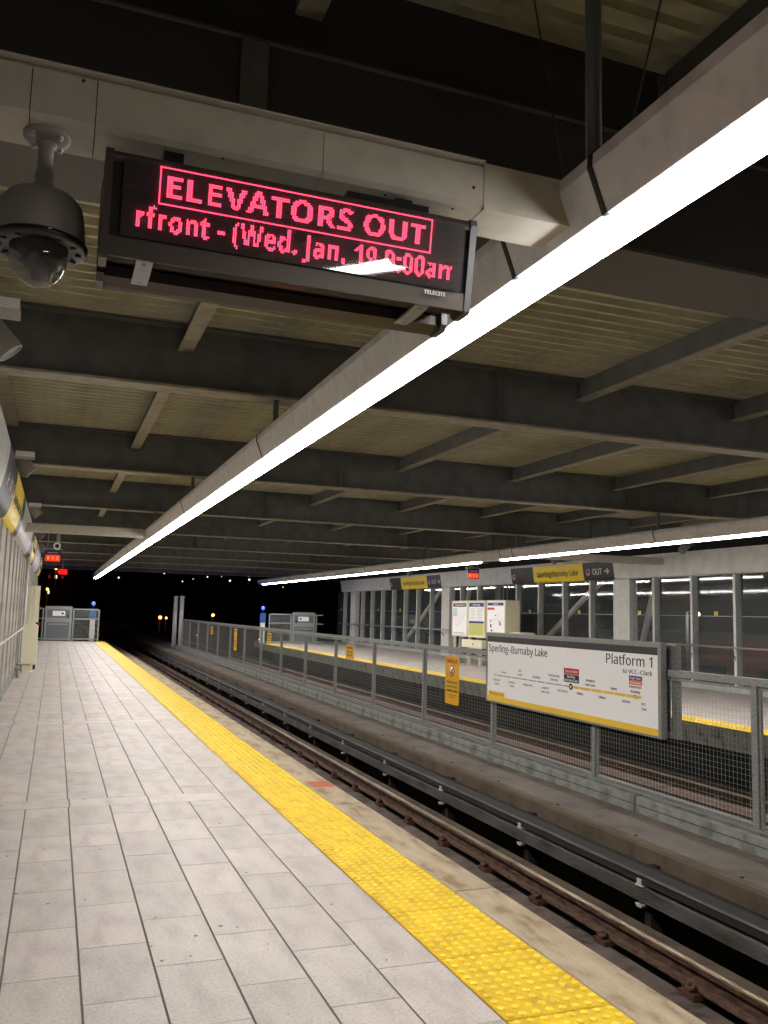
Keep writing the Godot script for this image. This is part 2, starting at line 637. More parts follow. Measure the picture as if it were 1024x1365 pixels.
	mm.transform_format = MultiMesh.TRANSFORM_3D
	mm.mesh = variants[0]
	mm.instance_count = 77
	for i in 77:
		mm.set_instance_transform(i, Transform3D(Basis.IDENTITY, Vector3(FAR_EDGE + 0.242, 0, ZB - 0.35 - L * i)))
	var mi := MultiMeshInstance3D.new()
	mi.name = "tactile_edge"
	mi.multimesh = mm
	mi.material_override = M.tactile_yellow
	far.add_child(mi)
	tag(mi, "", "", "", "stuff")

# ---------------------------------------------------------------- tracks
func guideway() -> void:
	var z0 := -140.0
	var bed := setting("trackbed")
	for side in 2:
		# mirrored about the fence, x = 5.85
		var X := func(x: float) -> float: return x if side == 0 else 11.694 - x
		var s := st()
		box(s, minf(X.call(1.3), X.call(4.17)), maxf(X.call(1.3), X.call(4.17)), -1.25, -0.95, z0, ZB)
		obj("track_slab", s, M.trackbed, bed)
		s = st()
		box(s, minf(X.call(4.17), X.call(4.36)), maxf(X.call(4.17), X.call(4.36)), -1.25, -1.0, z0, ZB)
		box(s, minf(X.call(4.71), X.call(5.05)), maxf(X.call(4.71), X.call(5.05)), -1.4, -1.25, z0, ZB)
		box(s, minf(X.call(5.05), X.call(5.12)), maxf(X.call(5.05), X.call(5.12)), -1.4, -0.59, z0, ZB)
		obj("trackbed_drain", s, M.dark_void, bed)
		s = st()
		box(s, minf(X.call(4.36), X.call(4.71)), maxf(X.call(4.36), X.call(4.71)), -1.25, -0.93, z0, ZB)
		obj("rail_plinth", s, M.stained_concrete, bed)
	var walk := setting("walkway")
	var sw := st()
	prism(sw, [Vector2(5.03, -0.585), Vector2(5.0, -0.57), Vector2(4.995, -0.425), Vector2(5.015, -0.41), Vector2(6.68, -0.41), Vector2(6.7, -0.425), Vector2(6.7, -0.57), Vector2(6.66, -0.585)], "z", z0, ZB)
	obj("walkway_slab", sw, M.walkway_concrete, walk)
	var stain := st()
	prism(stain, [Vector2(4.992, -0.584), Vector2(4.990, -0.43), Vector2(5.012, -0.407), Vector2(5.10, -0.4065), Vector2(5.10, -0.412), Vector2(5.0, -0.55)], "z", z0, ZB)
	obj("edge_stain", stain, M.stained_concrete, walk)
	for i in 20:   # small anchor bolts near its edge
		var q := st()
		tube(q, Vector3(5.13, -0.41, -5.6 - 1.33 * i), Vector3(5.13, -0.402, -5.6 - 1.33 * i), 0.018, 0.014, 6)
		obj("anchor_bolt", q, M.dark_void, walk)
	# rails
	var names := ["running rail nearest the left platform, hidden below its edge", "rusty running rail beside the dark power rails, left track", "running rail of the far track, next to the walkway", "running rail of the far track, bright line below the far platform"]
	var xs := [2.83, 4.25, 7.44, 8.88]
	for i in 4:
		var x: float = xs[i]
		var t := thing("running_rail", names[i], "rail", Vector3(x, 0, 0), "running rails of the two tracks")
		var s := st()
		prism(s, [Vector2(-0.07, -0.905), Vector2(0.07, -0.905), Vector2(0.07, -0.893), Vector2(0.012, -0.876), Vector2(0.011, -0.805), Vector2(0.034, -0.796), Vector2(0.035, -0.773), Vector2(-0.035, -0.773), Vector2(-0.034, -0.796), Vector2(-0.011, -0.805), Vector2(-0.012, -0.876), Vector2(-0.07, -0.893)], "z", z0, ZB)
		obj("web_and_foot", s, M.rust, t)
		s = st()
		prism(s, [Vector2(-0.035, -0.773), Vector2(0.035, -0.773), Vector2(0.033, -0.764), Vector2(0.022, -0.760), Vector2(-0.022, -0.760), Vector2(-0.033, -0.764)], "z", z0, ZB, true)
		obj("rail_head", s, M.rail_head, t)
		if i == 0:
			continue
		var q := st()
		box(q, -0.13, 0.13, -0.945, -0.907, -0.075, 0.075)
		prism(q, [Vector2(-0.125, -0.907), Vector2(-0.125, -0.885), Vector2(-0.10, -0.866), Vector2(-0.055, -0.880), Vector2(-0.05, -0.897), Vector2(-0.085, -0.895)], "z", -0.03, 0.03)
		prism(q, [Vector2(0.125, -0.907), Vector2(0.125, -0.885), Vector2(0.10, -0.866), Vector2(0.055, -0.880), Vector2(0.05, -0.897), Vector2(0.085, -0.895)], "z", -0.03, 0.03)
		tube(q, Vector3(-0.1, -0.87, 0), Vector3(-0.1, -0.845, 0), 0.018, 0.016, 6)
		tube(q, Vector3(0.1, -0.87, 0), Vector3(0.1, -0.845, 0), 0.018, 0.016, 6)
		tube(q, Vector3(-0.125, -0.88, 0.045), Vector3(-0.075, -0.868, 0.03), 0.012, 0.012, 6)
		tube(q, Vector3(-0.125, -0.88, -0.045), Vector3(-0.075, -0.868, -0.03), 0.012, 0.012, 6)
		var mesh := q.commit()
		for k in range(-1, 42):
			var o := meshed("rail_clip", mesh, M.clip, t)
			o.position.z = -5.04 - 1.0 * k
	# reaction rails (flat plates in lengths, with open joints)
	for i in 2:
		var cx := 3.51 if i == 0 else 8.16
		var t := thing("reaction_rail", ["wide flat weathered reaction plate beside the yellow platform edge", "wide flat reaction plate in the middle of the far track"][i], "rail", Vector3(cx, 0, 0), "flat plates between the rails")
		var q := st()
		prism(q, [Vector2(-0.19, -0.79), Vector2(-0.185, -0.762), Vector2(-0.178, -0.757), Vector2(0.178, -0.757), Vector2(0.185, -0.762), Vector2(0.19, -0.79)], "z", -1.713, 1.713)
		var top := q.commit()
		q = st()
		box(q, -0.165, 0.165, -0.835, -0.792, -1.712, 1.712)
		for k in 3:
			box(q, -0.13, 0.13, -0.95, -0.835, -1.2 + 1.15 * k - 0.1, -1.2 + 1.15 * k + 0.1)
		var under := q.commit()
		for k in range(-3, 24):
			var zc := -6.96 - 3.45 * k - 1.725
			var o := meshed("plate", top, M.reaction_plate if i == 0 else M.plate_rust, t)
			o.position.z = zc
			var u := meshed("plate_bearer", under, M.stained_concrete, o)
			u.position = Vector3.ZERO
		if i == 0:
			var s := st()
			box(s, -0.13, 0.16, -0.757, -0.7555, -11.85, -11.45)
			obj("paint_mark", s, M.red_mark, t)
	# power rails under the walkway edge
	for i in 2:
		var sgn := 1.0 if i == 0 else -1.0
		var px := 4.85 if i == 0 else 6.844
		var t := thing("power_rail", ["pair of dark side power rails under the walkway edge, near track", "pair of dark side power rails behind the fence, far track"][i], "power rail", Vector3(px, 0, 0), "power rails along the tracks")
		var s := st()
		# lower conductor: ridged grey face
		var prof := []
		for k in 7:
			var y := -0.81 + 0.016 * k
			prof.append(Vector2(-0.045 * sgn, y))
			prof.append(Vector2(-0.045 * sgn, y + 0.010))
			prof.append(Vector2(-0.038 * sgn, y + 0.012))
			prof.append(Vector2(-0.038 * sgn, y + 0.0155))
		prof.append(Vector2(-0.03 * sgn, -0.694))
		prof.append(Vector2(0.035 * sgn, -0.688))
		prof.append(Vector2(0.035 * sgn, -0.815))
		prism(s, prof, "z", -60.0, ZB)
		obj("conductor", s, M.power_rail_cover, t)
		s = st()
		prism(s, [Vector2(-0.04 * sgn, -0.66), Vector2(-0.04 * sgn, -0.605), Vector2(0.0, -0.53), Vector2(0.04 * sgn, -0.52), Vector2(0.04 * sgn, -0.66)], "z", -60.0, ZB)
		obj("upper_cover", s, M.power_rail_dark, t)
		s = st()
		prism(s, [Vector2(-0.048 * sgn, -0.602), Vector2(-0.052 * sgn, -0.592), Vector2(-0.044 * sgn, -0.583), Vector2(-0.026 * sgn, -0.581), Vector2(-0.038 * sgn, -0.604)], "z", -60.0, ZB, true)
		obj("cover_lip", s, M.power_rail_cover, t)
		var q := st()
		box(q, minf(-0.052 * sgn, 0.02 * sgn), maxf(-0.052 * sgn, 0.02 * sgn), -0.688, -0.674, -0.05, 0.05)
		prism(q, [Vector2(-0.03, -0.674), Vector2(0.03, -0.674), Vector2(0.03, -0.63), Vector2(-0.03, -0.63)], "x", minf(-0.05 * sgn, 0.0), maxf(-0.05 * sgn, 0.0))
		var mesh := q.commit()
		q = st()
		prism(q, [Vector2(-0.05, -0.835), Vector2(0.05, -0.835), Vector2(0.03, -0.86), Vector2(-0.03, -0.86)], "x", minf(-0.055 * sgn, 0.0), maxf(-0.055 * sgn, 0.0))
		var lower := q.commit()
		q = st()
		box(q, minf(0.04 * sgn, 0.16 * sgn), maxf(0.04 * sgn, 0.16 * sgn), -1.2, -0.53, -0.04, 0.04)
		var post := q.commit()
		for k in range(-3, 18):
			var o := meshed("clamp", mesh, M.clamp_grey, t)
			o.position.z = -6.45 - 2.05 * k
			var lo := meshed("lower_clamp", lower, M.clamp_grey, t)
			lo.position.z = o.position.z
			var p := meshed("insulator_post", post, M.dark_void, t)
			p.position.z = -6.45 - 2.05 * k

# ---------------------------------------------------------------- roof
func deck_sheet(r: Node, za: float, zb: float, y: float, n: int) -> void:
	var s := st()
	var p := (za - zb) / n
	for k in n:
		var z := za - p * k
		var pts := [Vector2(z, y), Vector2(z - p * 0.22, y), Vector2(z - p * 0.26, y + 0.055), Vector2(z - p * 0.96, y + 0.055), Vector2(z - p, y)]
		for j in 4:
			var a: Vector2 = pts[j]
			var b: Vector2 = pts[j + 1]
			var e := (b - a).normalized()
			var nn := Vector3(0, -absf(e.x), (-e.y if e.x < 0 else e.y))
			quad(s, Vector3(-0.9, a.y, a.x), Vector3(15.2, a.y, a.x), Vector3(15.2, b.y, b.x), Vector3(-0.9, b.y, b.x), nn.normalized())
	obj("deck_sheet", s, M.roof_deck, r)
	s = st()
	box(s, -0.95, 15.2, y + 0.065, y + 0.13, zb, za)
	obj("roof_covering", s, M.dark_void, r)

func purlins(r: Node, za: float, zb: float, y0: float, y1: float) -> void:
	var L := (za - zb) / 2.0 - 0.013
	var q := st()
	box(q, -0.065, 0.065, y0, y0 + 0.012, -L, L)
	var fl := q.commit()
	q = st()
	box(q, -0.007, 0.007, y0 + 0.014, y1, -L, L)
	var web := q.commit()
	q = st()
	box(q, -0.06, -0.008, y0 + 0.03, y1 - 0.03, -L, -L + 0.012)
	for k in 3:
		tube(q, Vector3(-0.035, y0 + 0.06 + 0.045 * k, -L + 0.012), Vector3(-0.035, y0 + 0.06 + 0.045 * k, -L + 0.024), 0.011, 0.011, 6)
	var cleat := q.commit()
	for k in 7:
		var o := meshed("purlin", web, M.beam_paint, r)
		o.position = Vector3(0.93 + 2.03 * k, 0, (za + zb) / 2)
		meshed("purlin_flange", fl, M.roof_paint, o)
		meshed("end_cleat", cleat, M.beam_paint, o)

func roof_beam(r: Node, z: float, y0: float, y1: float) -> void:
	var s := st()
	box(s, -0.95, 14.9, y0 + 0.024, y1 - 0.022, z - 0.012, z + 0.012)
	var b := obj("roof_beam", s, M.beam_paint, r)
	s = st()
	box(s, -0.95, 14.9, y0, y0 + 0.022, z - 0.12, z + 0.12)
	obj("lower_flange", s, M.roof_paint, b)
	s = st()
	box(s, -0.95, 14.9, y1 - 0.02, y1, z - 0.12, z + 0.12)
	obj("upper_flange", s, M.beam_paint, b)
	for x in [4.0, 9.3, 12.0]:
		s = st()
		box(s, x - 0.006, x + 0.006, y0 + 0.024, y1 - 0.022, z + 0.013, z + 0.115)
		obj("stiffener", s, M.beam_paint, b)

func roof() -> void:
	var r := thing("canopy_roof", "ribbed metal canopy roof on deep grey beams over both platforms", "roof")
	var edges := [-4.1]
	for k in range(0, 9):
		var z := -7.65 - 5.1 * k
		roof_beam(r, z, 3.45, 4.022)
		edges.append(z)
	for i in edges.size() - 1:
		purlins(r, edges[i], edges[i + 1], 3.80, 4.022)
		deck_sheet(r, edges[i], edges[i + 1], 4.026, 30 if i > 0 else 21)
	# deep edge girder, and the higher roof on the camera's side of it
	var t := st()
	box(t, -0.95, 14.9, 3.452, 4.06, -4.098, -3.60)
	obj("edge_girder", t, M.girder_dark, r)
	t = st()
	box(t, -0.95, 14.9, 3.43, 3.45, -4.13, -3.58)
	obj("girder_soffit", t, M.soffit_paint, r)
	t = st()
	box(t, -0.95, 14.9, 4.062, 4.075, -3.76, -3.585)
	obj("girder_ledge", t, M.beam_paint, r)
	t = st()
	box(t, -0.95, 14.9, 4.077, 4.56, -3.76, -3.70)
	obj("upstand", t, M.girder_dark, r)
	for x in [0.67, 4.7, 8.76]:
		t = st()
		box(t, x - 0.06, x + 0.06, 3.47, 4.05, -3.597, -3.57)
		obj("girder_strap", t, M.beam_paint, r)
	for z in [1.4, 6.5]:
		roof_beam(r, z, 3.95, 4.545)
	purlins(r, 1.4, -3.69, 4.30, 4.545)
	purlins(r, 6.5, 1.4, 4.30, 4.545)
	deck_sheet(r, 1.4, -3.70, 4.55, 30)
	deck_sheet(r, 6.5, 1.4, 4.55, 30)
	# edge trim above the left wall and above the far wall
	t = st()
	box(t, -0.96, -0.80, 3.474, 4.02, ROOF_E, -3.6)
	box(t, -0.80, -0.62, 3.965, 4.02, ROOF_E, -4.1)
	box(t, -0.96, -0.80, 3.474, 4.55, -3.598, ZB)
	obj("edge_trim", t, M.roof_paint, r)
	t = st()
	box(t, 14.62, 14.8, 3.48, 4.02, ROOF_E, -3.6)
	box(t, 14.62, 14.8, 3.48, 4.55, -3.598, ZB)
	obj("edge_trim", t, M.roof_paint, r)

# ---------------------------------------------------------------- light fittings
func strip_lights() -> void:
	var labels := ["long cream light trough running over the near platform edge", "long light trough over the far platform edge, opposite"]
	for i in 2:
		var x: float = [LIGHT_N, LIGHT_F][i]
		var t := thing("strip_light", labels[i], "light", Vector3(x, 0, 0), "strip lights over the platform edges")
		var hp := [Vector2(-0.094, 2.912), Vector2(-0.104, 2.914), Vector2(-0.162, 3.065), Vector2(-0.160, 3.11), Vector2(-0.13, 3.14), Vector2(-0.06, 3.155), Vector2(0.06, 3.155), Vector2(0.13, 3.14), Vector2(0.160, 3.11), Vector2(0.162, 3.065), Vector2(0.104, 2.914), Vector2(0.094, 2.912)]
		var cuts := [ZB, 2.5, -2.38, -3.0, -7.6, -12.65, -17.75, -18.35, -22.9, -28.0, -33.1, -38.2, -44.8]
		for k in cuts.size() - 1:
			var s := st()
			prism(s, hp, "z", cuts[k + 1] + 0.004, cuts[k] - 0.004, false)
			obj("housing", s, M.light_housing, t)
		for k in range(1, cuts.size() - 1):
			var s := st()
			var big := []
			for p in hp:
				big.append((p - Vector2(0, 3.035)) * 1.035 + Vector2(0, 3.035))
			prism(s, big, "z", cuts[k] - 0.012, cuts[k] + 0.012, false)
			obj("strap", s, M.strap, t)
		# lenses in lengths of 1.2 m, each pair over one lamp
		var lens := st()
		prism(lens, [Vector2(-0.080, 2.918), Vector2(-0.079, 2.905), Vector2(-0.074, 2.893), Vector2(-0.058, 2.885), Vector2(-0.04, 2.881), Vector2(0.04, 2.881), Vector2(0.058, 2.885), Vector2(0.074, 2.893), Vector2(0.079, 2.905), Vector2(0.080, 2.918)], "z", -0.592, 0.592, true)
		var mesh := lens.commit()
		var n := 42
		for k in n:
			var z := 6.46 - 1.2167 * k
			if i == 1 and z < -18.5 and z > -19.75:
				continue
			var lit := z < -1.5 or (z > 0.0 and z < 2.0)
			var o := meshed("lamp_lens", mesh, M.tube_glow if lit else M.white_paint, t)
			o.position.z = z
			if not lit:
				continue
			var l := AreaLight3D.new()
			l.name = "lamp_light"
			l.area_size = Vector2(0.11, 1.16)
			l.area_normalize_energy = true
			l.light_energy = 0.4
			l.light_color = Color(1.0, 0.98, 0.965)
			l.shadow_enabled = true
			l.area_range = 30.0
			l.area_attenuation = 2.0
			l.position = Vector3(0, 2.876, z)
			l.rotation_degrees.x = -90.0
			t.add_child(l, true)
		# hangers up to the beams
		for k in range(-1, 8):
			var s := st()
			var z := -7.6 - 5.1 * k
			if k == -1:
				tube(s, Vector3(0, 3.16, -2.6), Vector3(0, 4.54, -2.6), 0.03, 0.03, 12)
			else:
				box(s, -0.022, 0.022, 3.16, 3.452, z - 0.018, z + 0.018)
			obj("hanger", s, M.gate_grey, t)
		if i == 0:
			var s := st()
			tube(s, Vector3(0.02, 3.16, -2.45), Vector3(0.07, 4.55, -1.9), 0.004, 0.004, 6)
			tube(s, Vector3(-0.02, 3.16, -2.75), Vector3(-0.06, 4.55, -3.05), 0.004, 0.004, 6)
			obj("cable", s, M.strap, t)

func ducts() -> void:
	var labels := ["cream square duct crossing above the red message sign", "cream duct crossing from the left wall to the trough, farther along", "cream duct between the far light trough and the window wall"]
	var spec := [[-0.9, 1.30, -2.68, 1.0], [-0.9, 1.30, -18.1, 1.0], [14.3, LIGHT_F + 0.46, -18.1, -1.0]]
	for i in 3:
		var xa: float = spec[i][0]
		var xb: float = spec[i][1]
		var z: float = spec[i][2]
		var dir: float = spec[i][3]
		var t := thing("cross_duct", labels[i], "duct", Vector3.ZERO, "ducts joining the light troughs")
		var prof := [Vector2(z - 0.10, 2.965), Vector2(z - 0.085, 2.95), Vector2(z + 0.085, 2.95), Vector2(z + 0.10, 2.965), Vector2(z + 0.10, 3.10), Vector2(z + 0.085, 3.115), Vector2(z - 0.085, 3.115), Vector2(z - 0.10, 3.10)]
		var cuts := [xa, -0.16, 0.02, 0.72, xb] if i < 2 else [xa, 12.9, 11.6, xb]
		for k in cuts.size() - 1:
			var s := st()
			prism(s, prof, "x", minf(cuts[k], cuts[k + 1]) + 0.0015, maxf(cuts[k], cuts[k + 1]) - 0.0015)
			obj("duct_panel", s, M.duct_cream, t)
		var s2 := st()
		prism(s2, [Vector2(z + 0.07, 2.955), Vector2(z + 0.095, 2.97), Vector2(z + 0.095, 3.095), Vector2(z - 0.095, 3.095), Vector2(z - 0.095, 2.97)], "x", minf(xa, xb), maxf(xa, xb))
		obj("seam", s2, M.seam, t)
		s2 = st()
		box(s2, minf(xa, xb), maxf(xa, xb), 3.116, 3.122, z - 0.105, z + 0.112)
		obj("top_trim", s2, M.duct_cream, t)
		# flared shoe where it meets the trough
		var e := xb + dir * 0.345
		s2 = st()
		prism(s2, [Vector2(xb, z - 0.102), Vector2(xb, z + 0.102), Vector2(e, z + 0.104), Vector2(e, z - 0.104)], "y", 2.949, 3.117)
		obj("end_piece", s2, M.duct_cream, t)
		if i == 0:
			for p in [Vector3(0.40, 2.951, -2.6), Vector3(0.95, 2.951, -2.62), Vector3(1.2, 2.951, -2.62), Vector3(1.26, 3.02, -2.579), Vector3(-0.02, 3.09, -2.579)]:
				var q := st()
				ball(q, p, 0.006, 6)
				obj("rivet", q, M.seam, t)

# ---------------------------------------------------------------- left wall
func profile_left() -> Array:
	return [Vector2(-0.80, 2.70), Vector2(-0.755, 2.70), Vector2(-0.715, 2.722), Vector2(-0.685, 2.77), Vector2(-0.65, 2.87), Vector2(-0.61, 3.05), Vector2(-0.588, 3.22), Vector2(-0.582, 3.36), Vector2(-0.80, 3.36)]

func left_wall() -> void:
	var w := thing("clad_wall", "beige ribbed metal wall along the left platform", "wall")
	var zend := -40.0
	var n := 0
	var z := ZB
	while z > zend:
		var z2 := maxf(z - 1.425, zend)
		var s := st()
		var m := 6
		var p := (z - z2) / m
		var prof := [Vector2(z, -0.80)]
		for k in m:
			prof.append_array([Vector2(z - p * k, -0.765), Vector2(z - p * (k + 0.55), -0.765), Vector2(z - p * (k + 0.60), -0.757), Vector2(z - p * (k + 0.95), -0.757)])
		prof.append(Vector2(z2, -0.80))
		# prism along y wants (x, z)
		var flat := []
		for q in prof:
			flat.append(Vector2(q.y, q.x))
		prism(s, flat, "y", 0.09, 2.71)
		obj("cladding_panel", s, M.cladding, w)
		s = st()
		box(s, -0.78, -0.735, 0.09, 2.705, z2 - 0.03, z2 + 0.03)
		obj("cladding_post", s, M.cladding, w)
		z = z2
		n += 1
	var b := st()
	box(b, -0.85, -0.722, 0.0, 0.088, zend, ZB)
	obj("base_kerb", b, M.concrete, w)
	b = st()
	box(b, -0.95, -0.802, 0.0, 3.47, zend, ZB)
	obj("backing", b, M.dark_void, w)
	# fascia panels between the signs
	var cuts := [[ZB, 2.9], [-0.0, -10.6], [-16.31, -21.9], [-27.6, -33.3], [-39.0, zend]]
	cuts = [[ZB, 0.9], [-4.84, -10.6], [-16.31, -22.0], [-27.71, -33.4]]
	for c in cuts:
		var steps := int(ceil((c[0] - c[1]) / 2.9))
		for k in steps:
			var a: float = c[0] - (c[0] - c[1]) * k / steps
			var d: float = c[0] - (c[0] - c[1]) * (k + 1) / steps
			var s := st()
			prism(s, profile_left(), "z", d + 0.003, a - 0.003, true)
			obj("fascia_panel", s, M.fascia_grey, w)
	var s3 := st()
	prism(s3, [Vector2(-0.78, 2.71), Vector2(-0.72, 2.74), Vector2(-0.62, 3.06), Vector2(-0.60, 3.35), Vector2(-0.78, 3.35)], "z", -39.2, ZB - 0.1)
	obj("fascia_core", s3, M.sign_navy, w)
	s3 = st()
	box(s3, -0.80, -0.60, 3.362, 3.385, -39.2, ZB)
	obj("fascia_cap", s3, M.fascia_grey, w)
	# handrail
	var h := thing("handrail", "slim steel handrail on brackets along the left wall", "handrail", Vector3.ZERO)
	s3 = st()
	tube(s3, Vector3(-0.60, 1.06, ZB), Vector3(-0.60, 1.06, -20.6), 0.02, 0.02, 10)
	obj("rail", s3, M.alu, h)
	for k in 10:
		var q := st()
		var zz := ZB - 1.0 - 2.85 * k
		tube(q, Vector3(-0.60, 1.045, zz), Vector3(-0.66, 0.99, zz), 0.008, 0.008, 6)
		tube(q, Vector3(-0.66, 0.99, zz), Vector3(-0.76, 0.99, zz), 0.008, 0.008, 6)
		obj("bracket", q, M.alu, h)

func name_sign(left: bool, za: float, zb: float, zc: float, zd: float, label: String) -> void:
	# dark part za..zb, yellow zb..zc, dark zc..zd (z falling along the list); both walls
	var prof := profile_left() if left else profile_far()
	var t := thing("station_sign", label, "sign", Vector3.ZERO, "curved station name signs on the fascias")
	var parts := [["dark_panel", za, zb, M.sign_navy], ["name_panel", zb, zc, M.sign_yellow], ["dark_panel", zc, zd, M.sign_navy]]
	for p in parts:
		var s := st()
		prism(s, prof, "z", p[2] + 0.003, p[1] - 0.003, true)
		obj(p[0], s, p[3], t)
	if left:
		# tangent of the curved face between 2.87 and 3.22
		var lean := atan2(0.06, 0.35)
		var f := facing_right(-0.616, 3.02, zb, lean)
		var L := zb - zc
		write(t, "lettering", "Sperling/Burnaby Lake", f, L * 0.08, -0.05, 0.13, M.ink, 0, L * 0.84)
		var f2 := facing_right(-0.616, 3.02, za, lean)
		var W := za - zb
		write(t, "lettering", "OUT", f2, W * 0.5, -0.05, 0.15, M.sign_white, 0)
		arrow(t, f2, W * 0.30, 0.02, -1.0)
		disc(t, f2, W * 0.86, 0.02)
	else:
		var lean := atan2(0.05, 0.36)
		var f := facing_left(14.226, 2.88, zc, lean)
		var L := zb - zc
		write(t, "lettering", "Sperling/Burnaby Lake", f, L * 0.09, -0.06, 0.16, M.ink, 0, L * 0.82)
		var f2 := facing_left(14.226, 2.88, zb, lean)
		write(t, "lettering", "OUT", f2, 0.5, -0.075, 0.17, M.sign_white, 0)
		arrow(t, f2, 1.17, 0.01, 1.0)
		disc(t, f2, 0.26, 0.01)
		var f3 := facing_left(14.226, 2.88, zd, lean)
		disc(t, f3, 0.2, 0.0)

func arrow(t: Node, f: Transform3D, u: float, v: float, dir: float) -> void:
	var s := st()
	var keep := tf
	tf = f * Transform3D(Basis.IDENTITY, Vector3(u, v, 0.001))
	box(s, minf(-0.12 * dir, 0.09 * dir), maxf(-0.12 * dir, 0.09 * dir), -0.014, 0.014, 0, 0.002)
	for k in [1.0, -1.0]:
		prism(s, [Vector2(0.11 * dir, 0.0), Vector2(0.07 * dir, 0.0), Vector2(0.0, 0.075 * k), Vector2(0.035 * dir, 0.085 * k)], "z", 0.0, 0.002)
	tf = keep
	obj("arrow", s, M.sign_white, t)

func disc(t: Node, f: Transform3D, u: float, v: float) -> void:
	var s := st()
	var keep := tf
	tf = f * Transform3D(Basis(Vector3.RIGHT, Vector3.BACK, Vector3.DOWN), Vector3(u, v, 0.0))
	lathe(s, [Vector2(0.095, 0), Vector2(0.095, 0.003), Vector2(0, 0.003)], 20)
	obj("pictogram", s, M.sign_white, t)
	s = st()
	lathe(s, [Vector2(0.066, 0.003), Vector2(0.066, 0.0045), Vector2(0, 0.0045)], 20)
	obj("pictogram", s, M.ink_red, t)
	tf = keep

func station_signs() -> void:
	name_sign(true, -10.6, -12.77, -15.41, -16.31, "curved sign on left wall, yellow name panel nearest the camera")
	name_sign(true, -22.0, -24.17, -26.81, -27.71, "small far curved sign on left wall above the cream cabinet")
	name_sign(true, -33.4, -35.5, -38.2, -39.1, "farthest curved sign on left wall, near the end gate")
	name_sign(false, -20.14, -21.61, -24.43, -25.86, "yellow name sign on far fascia above the white route board")
	name_sign(false, -31.6, -32.95, -35.84, -37.2, "smaller yellow name sign farther left on the far fascia")

# ---------------------------------------------------------------- far wall
func profile_far() -> Array:
	return [Vector2(14.42, 2.66), Vector2(14.31, 2.66), Vector2(14.285, 2.675), Vector2(14.268, 2.72), Vector2(14.245, 2.86), Vector2(14.22, 3.04), Vector2(14.207, 3.16), Vector2(14.42, 3.16)]

